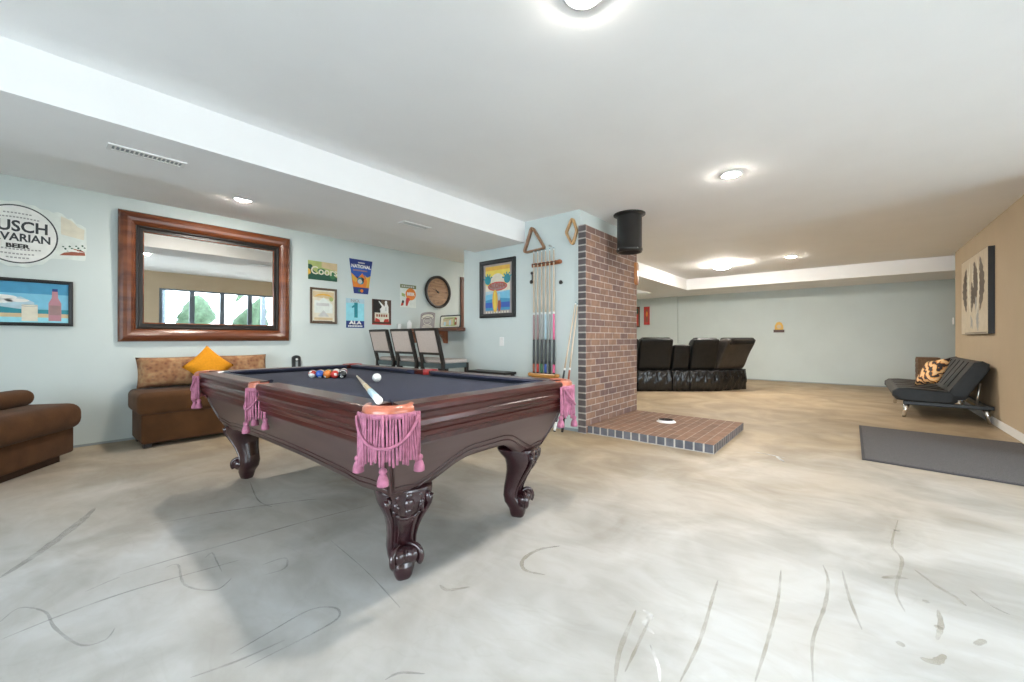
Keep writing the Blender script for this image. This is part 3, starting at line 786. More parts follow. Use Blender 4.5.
def billiard(kind, loc, label, num=None, rot=(0, 0, 0), group='racked pool balls'):
    col, stripe = ball_cols[kind]
    m = MB('ball_' + col, 'ball_c_white', 'ball_c_black')
    t = bmesh.new(); bmesh.ops.create_uvsphere(t, u_segments=32, v_segments=20, radius=BR)
    vs = {}
    for q in t.verts: vs[q] = m.v(q.co)
    for f in t.faces:
        c = f.calc_center_median()
        if stripe: w = abs(c.z) > BR * .52
        else: w = False
        if stripe is not None and c.x > BR * .93: w = True
        m.mi = 1 if w else 0; m.smooth = True; m.f([vs[q] for q in f.verts])
    t.free()
    if num:
        m.use('ball_c_black'); T = Matrix.Rotation(PI / 2, 4, 'Y') @ Matrix.Rotation(PI / 2, 4, 'Z'); m.X = T; m.text(num, 0, 0, .014, BR + .0002); m.X = Matrix.Identity(4)
    o = m.build('billiard_ball' if kind != 'cue' else 'cue_ball', loc=loc, rot=rot)
    return tag(o, label, 'pool ball', group)
rk = [['black'], ['red', 'blue stripe'], ['orange', 'yellow stripe', 'purple'], ['blue', 'yellow', 'green stripe', 'maroon'], ['red stripe', 'orange stripe', 'green', 'maroon stripe', 'purple stripe']]
NUM = {'yellow': '1', 'blue': '2', 'red': '3', 'purple': '4', 'orange': '5', 'green': '6', 'maroon': '7', 'black': '8', 'yellow stripe': '9', 'blue stripe': '10', 'purple stripe': '12', 'orange stripe': '13', 'green stripe': '14', 'maroon stripe': '15', 'red stripe': '11'}
WH = {'black': 'black ball at the near tip of the racked triangle', 'red': 'solid red ball second from the near tip of the rack', 'blue stripe': 'white ball with blue stripe beside the red ball near the tip of the rack',
      'orange': 'solid orange ball in the middle of the near side of the rack', 'yellow stripe': 'white ball with yellow stripe at the heart of the rack', 'purple': 'dark navy ball at the middle of the far side of the rack',
      'blue': 'solid blue ball between the orange and the red striped balls of the rack', 'yellow': 'solid yellow ball just behind the blue and orange balls', 'green stripe': 'white ball with green stripe in the fourth row of the rack',
      'maroon': 'solid maroon ball in the fourth row on the far side of the rack', 'red stripe': 'white ball with red stripe at the left corner of the rack', 'orange stripe': 'white ball with orange stripe in the back row beside the red striped one',
      'green': 'solid green ball at the centre of the back row of the rack', 'maroon stripe': 'white ball with maroon stripe in the back row of the rack', 'purple stripe': 'white ball with navy stripe at the far corner of the rack'}
d = BR * 2 + .0012
for r, row in enumerate(rk):
    for c, k in enumerate(row):
        x = 1.434 + (c - r / 2) * d; y = 2.765 + r * d * .866
        billiard(k, (x, y, CZ + BR), WH[k], NUM[k], (random.uniform(-.9, .9), random.uniform(-.9, .9), 3.9 + random.uniform(-.7, .7)))
billiard('cue', (1.463, 2.372, CZ + BR), 'plain white cue ball lying alone on the navy cloth', group='loose balls')

def cue(name, a, b, label, wrapc, fore, tipc, group, endc=None):
    """cue from butt end a to tip b"""
    a = Vector(a); b = Vector(b); Lc = (b - a).length
    t = thing(name, label, 'pool cue', a, group=group)
    t.rotation_mode = 'QUATERNION'; t.rotation_quaternion = (b - a).to_track_quat('Z', 'Y')
    if endc is None: endc = 'c_black'
    def piece(nm, mat, z0, z1, extra=0.):
        m = MB(mat); m.use(mat, True); rr = lambda z: .0148 - .0082 * z / Lc + extra
        n = 6; m.lathe([(rr(z0 + (z1 - z0) * k / n), z0 + (z1 - z0) * k / n) for k in range(n + 1)], 14); return m.build(nm, t)
    piece('bumper', endc, 0, .012); piece('butt_sleeve', tipc, .012, .11); piece('wrap', wrapc, .11, .40, .0006)
    piece('forearm', fore, .40, .70); piece('joint', 'c_white', .70, .725, .0006); piece('shaft', 'maple', .725, Lc - .03)
    piece('ferrule', 'c_white', Lc - .03, Lc - .008); piece('tip', 'c_teal', Lc - .008, Lc)
    return t
ca = Vector((.832, 1.335, RZ + .022)); cb = Vector((1.545, 2.765, CZ + .009))
cue('pool_cue', ca, cb, 'pool cue lying across the cloth from the near fringed pocket towards the cue ball', 'c_paleblue', 'c_sand', 'c_white', 'cue on the table', 'c_white')
# ------------------------------------------------------------------ things on the cue wall
rack = thing('cue_rack', 'wall mounted wooden cue rack holding six cues on the mint chimney wall', 'cue rack', (CW, 2.82, 0), R_CUE)
m = MB('rack_wood'); m.use('rack_wood')
m.box((-.20, .595, 0), (.20, .635, .085), .010); m.box((-.17, .575, 0), (.17, .600, .06), .008)
for s in (-1, 1): m.ball((s * .20, .615, .045), .026, 12, 8)
m.build('lower_shelf', rack)['label'] = 'honey coloured lower shelf the cues stand on'
m = MB('rack_wood_red'); m.use('rack_wood_red', True); m.box((-.19, 1.915, 0), (.19, 1.965, .03), .008)
for k in range(7): m.ball((-.165 + k * .058, 1.94, .034), .017, 12, 8, (1, 1.25, .9))
m.ball((.215, 1.94, .03), .030, 14, 10, (1.3, .9, .8)); m.build('upper_bar', rack)
CUEX = [-.165 + .058 * k + .029 for k in range(6)]
for k, x in enumerate(CUEX):
    m = MB('black_plastic'); m.use('black_plastic', True); m.tube([(x + .019 * math.cos(a), 1.94, .052 + .019 * math.sin(a)) for a in [PI * 1.12 + i * PI * 1.76 / 10 - PI * .0 for i in range(11)]], .0045, 6); m.build('clip', rack)
for x, y in ((-.19, 1.74), (.235, 1.70)):
    m = MB('espresso', 'black_plastic'); m.use('espresso', True); m.lathe([(.010, 0), (.010, .02), (.022, .024), (.024, .034), (.012, .042), (.001, .043)], 14, (x, y, 0)); 
    if x < 0: m.tube([(x, y, .012), (x, y + .10, .012)], .006, 8); m.ball((x, y + .11, .018), .020, 10, 8, (1, 1, .8))
    m.build('knob', rack)
cols = [('leftmost', 'c_mauve', 'c_rust', 'rust red'), ('second', 'c_mauve', 'c_red', 'red'), ('third', 'c_grey', 'c_green', 'green'), ('fourth', 'c_paleblue', 'c_blue', 'blue'), ('fifth', 'c_grey', 'c_black', 'black'), ('rightmost', 'c_pink', 'c_pink', 'pink')]
for (nm, fore, sl, cn), x in zip(cols, CUEX):
    y = 2.82 - x
    cue('pool_cue', (CW - .052, y, .637), (CW - .052, y, .637 + 1.47), 'pool cue with %s butt end, %s of the six in the wall rack' % (cn, nm), 'c_ink', fore, sl, 'cues in the wall rack')
cue('pool_cue', (CW - .16, 2.585, .002), (CW - .03, 2.385, 1.46), 'white capped cue leaning in the corner beside the brick chimney, left of the pair', 'c_ink', 'c_ink', 'c_white', 'cues leaning by the brick')
cue('pool_cue', (CW - .13, 2.50, .002), (CW - .03, 2.362, 1.44), 'dark cue leaning in the corner against the brick chimney, right of the pair', 'c_black', 'c_rust', 'c_black', 'cues leaning by the brick')

m = MB('triangle_wood'); m.use('triangle_wood', True)
def roundpath(P, r, n=5):
    out = []
    for i, p in enumerate(P):
        p = Vector(p); a = (Vector(P[i - 1]) - p).normalized(); b = (Vector(P[(i + 1) % len(P)]) - p).normalized()
        for k in range(n + 1):
            t = k / n; out.append((p + a * r) * (1 - t) ** 2 + p * 2 * t * (1 - t) + (p + b * r) * t * t)
    return out
def rackframe(mb, P, r, w, h):
    path = roundpath(P, r); nn = len(path); rings = []
    for i, p in enumerate(path):
        d = (path[(i + 1) % nn] - path[i - 1]).normalized(); q = Vector((-d.y, d.x, 0))
        rings.append([p + q * w, p - q * w, p - q * w + Vector((0, 0, h)), p + q * w + Vector((0, 0, h))])
    mb.loft(rings, True, False, True)
rackframe(m, [(-.125, -.14, 0), (.19, -.125, 0), (.0, .165, 0)], .045, .010, .05)
tag(m.build('ball_rack', loc=(CW - .001, 3.0, 2.25), rot=R_CUE), 'brown wooden triangle ball rack hung above the wall cue rack', 'ball rack')
m = MB('diamond_wood'); m.use('diamond_wood', True)
rackframe(m, [(-.085, 0, 0), (.0, -.155, 0), (.058, 0, 0), (.0, .155, 0)], .03, .009, .045)
tag(m.build('ball_rack', loc=(CW - .001, 2.43, 2.26), rot=R_CUE), 'light wood diamond ball rack hung beside the top of the brick', 'ball rack')
m = MB('steel'); m.use('steel', True); m.tube([(0, 0, 0), (0, 0, .05), (0, .012, .055)], .004, 8); m.ball((0, 0, .052), .009, 8, 6)
tag(m.build('wall_hook', loc=(CW, 2.73, 2.14), rot=R_CUE), 'small grey metal wall hook just right of the wooden triangle', 'hook')
m = MB('white_trim'); m.box((-.036, -.058, 0), (.036, .058, .007), .003); m.box((-.008, -.015, .006), (.008, .015, .014), .003)
tag(m.build('switch_plate', loc=(CW, 3.515, 1.01), rot=R_CUE), 'white light switch plate on the mint wall below the surfboard print', 'switch')
m = MB('white_trim'); m.box((-.036, -.058, 0), (.036, .058, .007), .003); m.box((-.008, -.015, .006), (.008, .015, .014), .003)
tag(m.build('switch_plate', loc=(10.2, RW, 1.35), rot=R_RIGHT), 'white switch plate on the tan wall beyond the canvas picture', 'switch')

def frame(mb, w, h, prof):
    """mitred frame around w x h (outer size); prof: (inward distance, height, material of the strip leading to the next point)"""
    rings = [[mb.v((sx * (w / 2 - d), sy * (h / 2 - d), z)) for sx, sy in ((-1, -1), (1, -1), (1, 1), (-1, 1))] for d, z, _ in prof]
    for i in range(len(prof) - 1):
        mb.use(prof[i][2])
        for j in range(4): mb.f([rings[i][j], rings[i][(j + 1) % 4], rings[i + 1][(j + 1) % 4], rings[i + 1][j]])
def framed(name, label, w, h, loc, rot, fm, fw, fd, group=None, cat='picture'):
    t = thing(name, label, cat, loc, rot, group)
    m = MB(fm); frame(m, w, h, [(0, 0, fm), (0, fd, fm), (fw * .3, fd + .004, fm), (fw * .8, fd, fm), (fw, fd - .006, fm), (fw, .004, fm)])
    m.rect(-w / 2, -h / 2, w / 2, h / 2, .001); m.build('frame', t)
    return t
# surf print
t = framed('framed_print', 'black framed beach print with a yellow surfboard, on the wall left of the cue rack', .62, .765, (CW, 3.586, 1.707), R_CUE, 'c_black', .055, .03)
m = MB('c_tin'); m.use('c_tin'); m.rect(-.26, -.335, .26, .335, .008)
m.use('c_yellow'); m.rect(-.215, .02, .215, .30, .0085); m.use('c_gold'); m.rect(-.215, .245, .215, .30, .0088)
m.use('c_cream'); m.ell((0, .10), .12, .10, .0088); m.poly([(-.215, -.06), (.215, -.06), (.215, .09), (.16, .05), (.10, .02), (-.1, .02), (-.16, .04), (-.215, .06)], .0090)
m.use('c_paleblue'); m.rect(-.215, -.10, .215, -.03, .0092); m.use('c_sea'); m.rect(-.215, -.285, .215, -.08, .0094); m.use('c_sky'); m.poly([(-.215, -.08), (.215, -.03), (.215, -.14), (.0, -.12), (-.215, -.15)], .0096); m.use('c_blue'); m.rect(-.215, -.25, .215, -.18, .0097)
for s in (-1, 1):
    m.use('c_teal'); m.ell((s * .17, .12), .055, .06, .0098); 
    for k in range(5):
        a = PI / 2 + s * (-1.2 + k * .6); m.poly([(s * .17, .12), (s * .17 + .09 * math.cos(a), .12 + .09 * math.sin(a)), (s * .17 + .085 * math.cos(a + .25), .12 + .085 * math.sin(a + .25))], .0099)
m.use('c_mauve'); m.ell((0, .03), .17, .06, .0102); m.use('c_red'); m.ring((0, .03), .17, .06, .014, .0104)
m.use('c_rust'); m.text('ALOHA', 0, .035, .085, .0106, bold=.002)
m.use('c_gold'); m.ell((-.04, -.16), .048, .15, .0106); m.use('c_yellow'); m.ell((-.045, -.16), .020, .13, .0108); m.use('c_rust'); m.ell((.035, -.22), .028, .085, .0106); m.use('c_paleblue'); m.ell((.03, -.11), .022, .05, .0107)
m.use('c_cream'); 
for k in range(9): m.rect(-.21 + k * .047, -.322, -.185 + k * .047, -.296, .0085)
m.build('print', t)

# small dark side table behind the pool table
st = thing('side_table', 'low dark side table against the mint wall below the switch plate', 'table', (3.86, 3.60, 0))
m = MB('espresso'); m.box((-.10, -.34, .600), (.12, .34, .630), .006); m.build('tabletop', st)
for sx in (-1, 1):
    for sy in (-1, 1):
        m = MB('espresso'); m.box((.01 + sx * .08 - .018, sy * .30 - .018, 0), (.01 + sx * .08 + .018, sy * .30 + .018, .601)); m.build('leg', st)

# ------------------------------------------------------------------ bar ledge, stools and the things on the ledge
lg = thing('bar_ledge', 'dark wood bar ledge running from the mint wall to the chimney corner', 'bar ledge', (3.9, 4.9, 0))
m = MB('ledge_wood'); m.box((-.10, -.715, 1.158), (.075, LW - 4.9, 1.204), .006); m.box((.075, -.66, 1.158), (.30, LW - 4.9, 1.204), .004); m.build('top', lg)
for y in (-.22, .50):
    m = MB('bracket_wood'); m.prism([(-.02, 1.158), (.155, 1.158), (.155, .98), (.12, .98), (.10, 1.04), (.05, 1.09), (-.02, 1.12)], 'y', y - .03, y + .03); m.build('bracket', lg)
def easel_sign(name, label, y0, y1, h, z0=1.204): 
    return thing(name, label, 'sign', (4.10, (y0 + y1) / 2, z0), (PI / 2 - .06, 0, -PI / 2))
t = thing('tin_sign', 'small grey arched top tin sign standing on the dark bar ledge', 'sign', (4.10, 5.20, 1.204), (PI / 2 - .08, 0, -PI / 2))
m = MB('c_tin'); ap = [(-.18, 0), (.18, 0), (.18, .235)] + [(.18 * math.cos(a), .235 + .035 * math.sin(a)) for a in [PI * k / 12 for k in range(1, 12)]] + [(-.18, .235)]
m.slab(ap, 0, .006); m.use('c_cream'); m.poly([(.155 * math.cos(a), .17 + .07 * math.sin(a)) for a in [PI * k / 12 for k in range(13)]] + [(.12 * math.cos(a), .155 + .045 * math.sin(a)) for a in [PI - PI * k / 12 for k in range(13)]], .0065)
m.use('c_cream'); m.ring((0, .125), .10, .062, .012, .0066); m.text('BEER', 0, .125, .06, .0067); m.rect(-.13, .02, .13, .035, .0066); m.rect(-.10, .045, .10, .055, .0066)
m.use('c_brown'); m.ring((0, .20), .155, .04, .006, .0067)
m.build('plate', t)
t = thing('tin_sign', 'cream rounded rectangle tin sign with dark rim at the right end of the bar ledge', 'sign', (4.10, 4.655, 1.204), (PI / 2 - .08, 0, -PI / 2))
m = MB('c_ink')
def rrect(w, h, r, cy=0, n=5):
    return [(sx * (w / 2 - r) + r * math.cos(a), cy + sy * (h / 2 - r) + r * math.sin(a)) for sx, sy, b in ((1, 1, 0), (-1, 1, 1), (-1, -1, 2), (1, -1, 3)) for a in [PI / 2 * (b + k / n) for k in range(n + 1)]]
m.slab(rrect(.47, .20, .035, .10), 0, .006); m.use('c_cream'); m.poly(rrect(.425, .16, .02, .10), .0065); m.use('c_lime'); m.poly(rrect(.26, .13, .01, .10), .0068)
m.X = Matrix.Translation((-.06, 0, 0)); m.use('c_sand'); m.rect(-.10, .05, .13, .15, .0070); m.X = Matrix.Identity(4)
m.use('c_paleblue'); m.rect(-.14, .04, -.09, .10, .0072); m.rect(-.02, .045, .02, .12, .0072); m.use('c_rust'); m.rect(.10, .05, .15, .155, .0071); m.use('c_cream'); m.ell((.125, .11), .016, .02, .0074)
m.use('c_ink'); m.rect(-.16, .145, .06, .15, .0074); m.rect(-.16, .125, .0, .13, .0074)
m.build('plate', t)
m = MB('white_trim'); m.use('white_trim', True); m.lathe([(.034, 0), (.038, .01), (.038, .10), (.030, .118), (.018, .128), (.016, .150), (.004, .152)], 20)
tag(m.build('white_bottle', loc=(4.10, 5.665, 1.204)), 'small plain white bottle standing on the left end of the bar ledge', 'bottle')
m = MB('clear_tumbler'); m.use('clear_tumbler', True); m.lathe([(.030, 0), (.036, .085), (.033, .085), (.027, .008), (.001, .007)], 20, cap=False)
tag(m.build('tumbler', loc=(3.90, 5.66, 1.204)), 'small pale glass tumbler beside the white bottle on the ledge', 'glass')

def make_stool(label):
    t = thing('bar_stool', label, 'bar stool', (0, 0, 0), group='bar stools at the ledge')
    # faces +x; origin under the back
    m = MB('stool_linen'); m.use('stool_linen', True); m.box((.03, -.205, .735), (.42, .205, .785), .022, 3); m.build('seat', t)
    m = MB('stool_rail'); 
    for lo, hi in (((.01, -.215, .675), (.42, -.185, .738)), ((.01, .185, .675), (.42, .215, .738)), ((.39, -.185, .675), (.42, .185, .738)), ((.0, -.185, .675), (.03, .185, .738))): m.box(lo, hi, .004)
    m.build('seat_rail', t)['label'] = 'grey painted seat rail'
    def lean(z): return -.115 * max(0, (z - .74)) / .44
    for s in (-1, 1):
        m = MB('espresso'); zz = [0, .40, .74, .90, 1.05, 1.175]
        m.loft([[(lean(z) + a + (-.03 * (1 - z / .74) if z < .74 else 0), s * .20 + b, z) for a, b in ((-.018, -.018), (.022, -.018), (.022, .018), (-.018, .018))] for z in zz]); m.build('leg', t)['label'] = 'dark rear leg running up as the back post'
        m = MB('espresso'); m.loft([[(.40 + a * k, s * .197 + b * k, z) for a, b in ((-.02, -.02), (.02, -.02), (.02, .02), (-.02, .02))] for z, k in ((0, .75), (.675, 1), (.738, 1))]); m.build('leg', t)
    m = MB('espresso')
    for z0, z1 in ((1.145, 1.178), (.845, .875)): m.loft([[(lean(z) + a, y, z) for a, z in ((-.016, z0), (.020, z0), (.020, z1), (-.016, z1))] for y in (-.185, .185)])
    m.build('back_rail', t)
    m = MB('stool_linen'); m.use('stool_linen', False); m.loft([[(lean(z) + a, y, z) for a, z in ((-.026, .875), (.028, .875), (.028, 1.145), (-.026, 1.145))] for y in (-.183, .183)]); m.build('backrest', t)
    for z, p in ((.28, 'front'), ):
        m = MB('espresso'); m.box((.385, -.18, .265), (.415, .18, .30)); m.box((-.02, -.185, .20), (.0, .185, .23)); 
        for s in (-1, 1): m.box((-.01, s * .197 - .010, .225), (.39, s * .197 + .010, .25))
        m.build('stretcher', t)
    return t
s0 = make_stool('beige backed dark framed bar stool furthest left, nearest the mirror wall')
s0.location = (3.30, 5.13, 0)
for y, lb in ((4.605, 'beige backed dark framed bar stool in the middle of the three at the ledge'), (4.075, 'beige backed dark framed bar stool furthest right, its seat in full view')):
    c = copy_tree(s0); c.location = (3.30, y, 0); c['label'] = lb
# ------------------------------------------------------------------ things on the mirror wall
mt = thing('wall_mirror', 'large rectangular mirror in a broad brown wooden frame above the patterned pillows', 'mirror', (1.416, LW - .002, 1.692), (PI / 2 + .022, 0, 0))
m = MB('frame_wood', 'pocket_dark')
W_, H_ = 1.64, 1.345
m.smooth = False
prof = [(0, 0), (0, .035), (.012, .052), (.035, .066), (.065, .071), (.095, .066), (.118, .054), (.132, .040), (.136, .030)]
frame(m, W_, H_, [(d, z, 'frame_wood') for d, z in prof]); m.build('frame', mt)
m = MB('espresso'); frame(m, W_, H_, [(.136, .040, 'espresso'), (.150, .044, 'espresso'), (.160, .034, 'espresso'), (.160, .022, 'espresso'), (.190, .026, 'frame_wood'), (.200, .018, 'frame_wood'), (.200, .008, 'espresso')]); m.build('inner_lip', mt)['label'] = 'dark stepped inner lip'
m = MB('mirror_silver'); m.rect(-W_ / 2 + .19, -H_ / 2 + .19, W_ / 2 - .19, H_ / 2 - .19, .010); m.build('mirror_glass', mt)

# big oval beer sign, cut off by the picture edge
t = thing('tin_sign', 'large white cutout beer sign with an oval and mountains, above the landscape picture', 'sign', (-.05, LW, 1.985), R_LEFT)
m = MB('c_pale')
out = []
for k in range(64):
    a = 2 * PI * k / 64; out.append((.268 * math.cos(a), .292 * math.sin(a) + .008 * math.cos(16 * a)))
m.slab(out, .004, .010)
for s in (-1, 1): m.slab([(s * x, y) for x, y in ((.10, -.19), (.42, -.18), (.43, -.05), (.425, .14), (.39, .165), (.36, .17), (.33, .215), (.305, .205), (.27, .245), (.24, .255), (.21, .24), (.18, .26), (.10, .25))][::s], 0, .004)
m.use('c_cream')
for s in (-1, 1): m.poly([(s * x, y) for x, y in ((.26, .05), (.41, .02), (.415, .12), (.37, .14), (.33, .19), (.26, .22))][::s], .0045)
m.use('c_dgreen')
for s in (-1, 1):
    for k in range(11): m.ell((s * (.275 + k * .014), -.065 - .02 * (k % 3) + .003 * k), .008, .006 + .003 * (k % 2), .0048, 8)
    m.use('c_rust'); m.poly([(s * x, y) for x, y in ((.25, -.15), (.42, -.13), (.415, -.10), (.33, -.105), (.28, -.12))][::s], .0047); m.poly([(s * x, y) for x, y in ((.33, -.07), (.40, -.085), (.42, -.10), (.36, -.09))][::s], .0047)
    m.use('c_white'); m.poly([(s * x, y) for x, y in ((.29, -.10), (.38, -.105), (.36, -.085), (.32, -.08))][::s], .0049); m.use('c_dgreen')
m.use('c_white'); m.ell((0, 0), .243, .262, .0103, 48)
m.use('c_ink'); m.ring((0, 0), .243, .262, .011, .0107, 64)
m.use('c_ink'); m.text('BUSCH', 0, .066, .135, .0108, sx=.86, bold=.0035)
m.text('BAVARIAN', 0, -.032, .096, .0108, sx=.86, bold=.0028); m.use('c_black'); m.text('BEER', 0, -.108, .05, .0108, sx=1.25, bold=.0025)
m.use('c_grey')
for yy, n, w in ((.150, 13, .26), (.187, 8, .17), (-.137, 13, .28), (-.178, 9, .20), (-.212, 6, .14)):
    for k in range(n):
        x = -w / 2 + w * (k + .5) / n; m.rect(x - w / n * .33, yy - .006 + (.02 if yy < 0 else -.02) * (x / .2) ** 2, x + w / n * .33, yy + .006 + (.02 if yy < 0 else -.02) * (x / .2) ** 2, .0106)
m.build('plate', t)

t = framed('framed_print', 'black framed wide landscape print with blue sky and clouds, below the oval beer sign', .92, .425, (-.172, LW, 1.378), R_LEFT, 'c_black', .03, .022)
m = MB('c_sky'); m.rect(-.43, -.182, .43, .182, .006); m.use('c_sea'); m.rect(-.43, .08, .43, .182, .0063)
m.use('c_paleblue')
def hills(pts, base, w): m.poly([(pts[0][0], base)] + [(pts[-1][0], base)] + pts[::-1], w)
hills([(-.43, .0), (-.36, .05), (-.28, .02), (-.2, .06), (-.12, .02), (-.04, .07), (.05, .03), (.14, .05), (.22, .0)], -.06, .0066)
m.use('c_white'); 
for x, y, rx, ry in ((-.30, .03, .08, .02), (-.14, .055, .09, .018), (.02, .04, .10, .022), (.12, .015, .07, .016), (-.02, .005, .12, .02)): m.ell((x, y), rx, ry, .0069)
m.use('c_teal'); hills([(-.43, -.055), (-.3, -.03), (-.15, -.06), (0, -.04), (.15, -.065), (.43, -.06)], -.10, .0071)
m.use('c_sand'); m.rect(-.43, -.135, .43, -.10, .0073); m.use('c_cyan'); m.rect(-.43, -.182, .43, -.135, .0074)
m.use('c_cream'); m.rect(.145, -.17, .24, -.02, .0077); m.use('c_grey'); m.ring((.192, -.03), .048, .010, .004, .0079)
m.use('c_red'); m.rect(-.20, .10, -.06, .145, .0077); m.use('c_cream'); 
for k in range(6): m.rect(-.19 + k * .022, .112, -.176 + k * .022, .134, .0079)
m.use('c_dusty'); m.poly([(.305, -.165), (.385, -.165), (.385, .0), (.365, .05), (.362, .12), (.328, .12), (.325, .05), (.305, .0)], .0080); m.use('c_mauve'); m.rect(.31, -.11, .38, -.02, .0082); m.use('c_navy'); m.rect(.328, .11, .362, .135, .0082)
m.build('print', t)

t = thing('tin_sign', 'green and lime landscape tin sign with white script lettering, above the brown framed print', 'sign', (2.691, LW, 2.0), R_LEFT)
m = MB('c_lime'); m.slab([(-.205, -.13), (.205, -.13), (.205, .13), (-.205, .13)], 0, .005)
m.use('c_sand'); m.poly([(-.02, .05), (.205, .02), (.205, .13), (-.02, .13)], .0053); m.use('c_dgreen'); m.poly([(-.205, -.13), (.205, -.13), (.205, -.07), (.12, -.06), (.06, -.03), (-.06, -.05), (-.14, .0), (-.15, .07), (-.205, .08)], .0056)
m.use('c_green'); m.ell((.14, -.05), .045, .05, .0058); m.ell((-.02, -.0), .06, .035, .0057)
m.use('c_gold'); m.poly([(-.205, -.07), (-.17, -.05), (-.175, .0), (-.205, .02)], .006)
m.use('c_cream'); m.text('Coors', .02, -.005, .155, .0062, sx=.95, bold=.002)
m.build('plate', t)

t = thing('tin_sign', 'blue and orange tin sign shaped like a tapering beer glass', 'sign', (3.272, LW, 1.985), R_LEFT)
m = MB('c_navy'); A_ = [(-.115, -.255), (.115, -.255), (.19, .26), (-.19, .26)]
m.slab(A_, 0, .005); hw = lambda y: .115 + (y + .255) / .515 * .075
m.use('c_blue'); m.poly([(-hw(.0), .0), (hw(.0), .0), (hw(.15), .15), (-hw(.15), .15)], .0053)
m.use('c_orange'); m.poly([(-hw(-.16), -.16), (hw(-.16), -.16), (hw(.02), .02), (.07, -.02), (.02, .06), (-.06, -.03), (-hw(.05), .05)], .0056)
m.use('c_gold'); m.poly([(-hw(.04), .04), (-.06, -.04), (-.09, -.09), (-hw(-.05), -.05)], .0058); m.poly([(.05, .04), (.10, -.06), (.08, -.15), (hw(-.15), -.15), (hw(.03), .03), (.10, -.0)], .0058)
m.use('c_teal'); m.ell((-.01, -.06), .055, .055, .0061); m.use('c_lgrey'); m.ell((-.02, -.07), .035, .035, .0063); m.use('c_ink'); m.poly([(.0, .0), (.05, -.02), (.04, -.09), (.01, -.05)], .0064)
m.use('c_mauve'); m.rect(-.13, .085, .10, .105, .0058); m.use('c_white'); m.text('NATIONAL', 0, .155, .068, .006, sx=.92, bold=.003); m.use('c_lgrey'); m.rect(-.05, .205, .06, .222, .006); m.use('c_orange'); m.ell((.01, -.21), .025, .025, .0058); m.use('c_green'); m.ell((-.03, -.21), .018, .022, .0058)
m.build('plate', t)

t = framed('framed_print', 'brown framed cream print with a pale mountain, below the green tin sign', .375, .50, (2.698, LW, 1.51), R_LEFT, 'c_umber', .028, .02)
m = MB('c_cream'); m.rect(-.165, -.228, .165, .228, .006); m.use('c_sand'); m.poly([(-.15, .12), (.15, .10), (.15, .20), (-.15, .20)], .0063); m.use('c_gold'); m.poly([(-.13, .12), (-.08, .16), (.0, .175), (.08, .165), (.13, .125), (.08, .14), (0, .15), (-.08, .14)], .0066)
m.use('c_pale'); m.poly([(-.13, -.10), (.13, -.10), (.13, .02), (.06, .08), (0, .12), (-.06, .07), (-.13, .08)], .0064); m.use('c_lgrey'); m.rect(-.10, .0, .08, .04, .0067); m.poly([(-.08, -.15), (.08, -.15), (.0, -.06)], .0067); m.use('c_lime'); m.ell((.11, .10), .03, .03, .0067); m.use('c_sand'); m.rect(-.13, -.20, .13, -.165, .0067); m.use('c_umber'); m.rect(-.15, -.226, .13, -.21, .0067)
m.build('print', t)

t = thing('tin_sign', 'light blue poster with a large dark number one and navy bottom band', 'sign', (3.178, LW, 1.43), R_LEFT)
m = MB('c_cyan'); m.slab([(-.145, -.22), (.145, -.22), (.145, .22), (-.145, .22)], 0, .004)
m.use('c_paleblue'); m.rect(-.145, .15, .145, .22, .0043); m.use('c_grey'); m.text('NO.', 0, .185, .06, .0046, sx=1.4, bold=.002)
m.use('c_teal'); m.text('1', .01, .035, .30, .0046, sx=1.1, bold=.010); m.poly([(-.055, .075), (-.055, .10), (.0, .14), (.02, .10)], .0047); m.use('c_navy'); m.rect(-.145, -.22, .145, -.115, .0044)
m.use('c_white'); m.text('ALA', 0, -.145, .075, .0048, sx=1.4, bold=.004); m.use('c_ink'); m.rect(-.145, -.172, .145, -.166, .0049); m.use('c_white'); 
for k in range(9): m.rect(-.115 + k * .026, -.205, -.095 + k * .026, -.182, .0048)
m.build('plate', t)

t = thing('tin_sign', 'dark brown and red poster with a white figure, right of the light blue number poster', 'sign', (3.627, LW, 1.468), R_LEFT)
m = MB('c_brown'); m.slab([(-.17, -.20), (.17, -.20), (.17, .20), (-.17, .20)], 0, .004); m.use('c_red')
m.rect(-.17, -.20, .17, -.185, .0043); m.use('c_black'); m.rect(-.15, -.02, -.01, .19, .0043); m.use('c_umber'); m.rect(-.01, -.02, .13, .19, .0043)
m.use('c_white'); m.poly([(-.03, -.02), (.12, -.02), (.12, .09), (.09, .15), (.06, .16), (.05, .09), (-.04, .17), (-.06, .17), (.0, .09), (-.02, .05)], .0046); m.ell((.075, .16), .022, .026, .0048); m.ell((-.012, .04), .022, .022, .0048); m.use('c_lgrey'); m.rect(.06, .02, .085, .08, .005)
m.use('c_cream'); m.rect(-.125, -.155, .13, -.01, .0046); m.use('c_rust'); 
for k in range(5): m.rect(-.10 + k * .042, -.075, -.07 + k * .042, -.035, .0049)
m.use('c_red'); m.poly([(-.125, -.155), (-.03, -.155), (-.04, -.12), (-.11, -.09)], .0049); m.poly([(.03, -.155), (.13, -.155), (.12, -.105), (.05, -.11)], .0049)
m.build('plate', t)

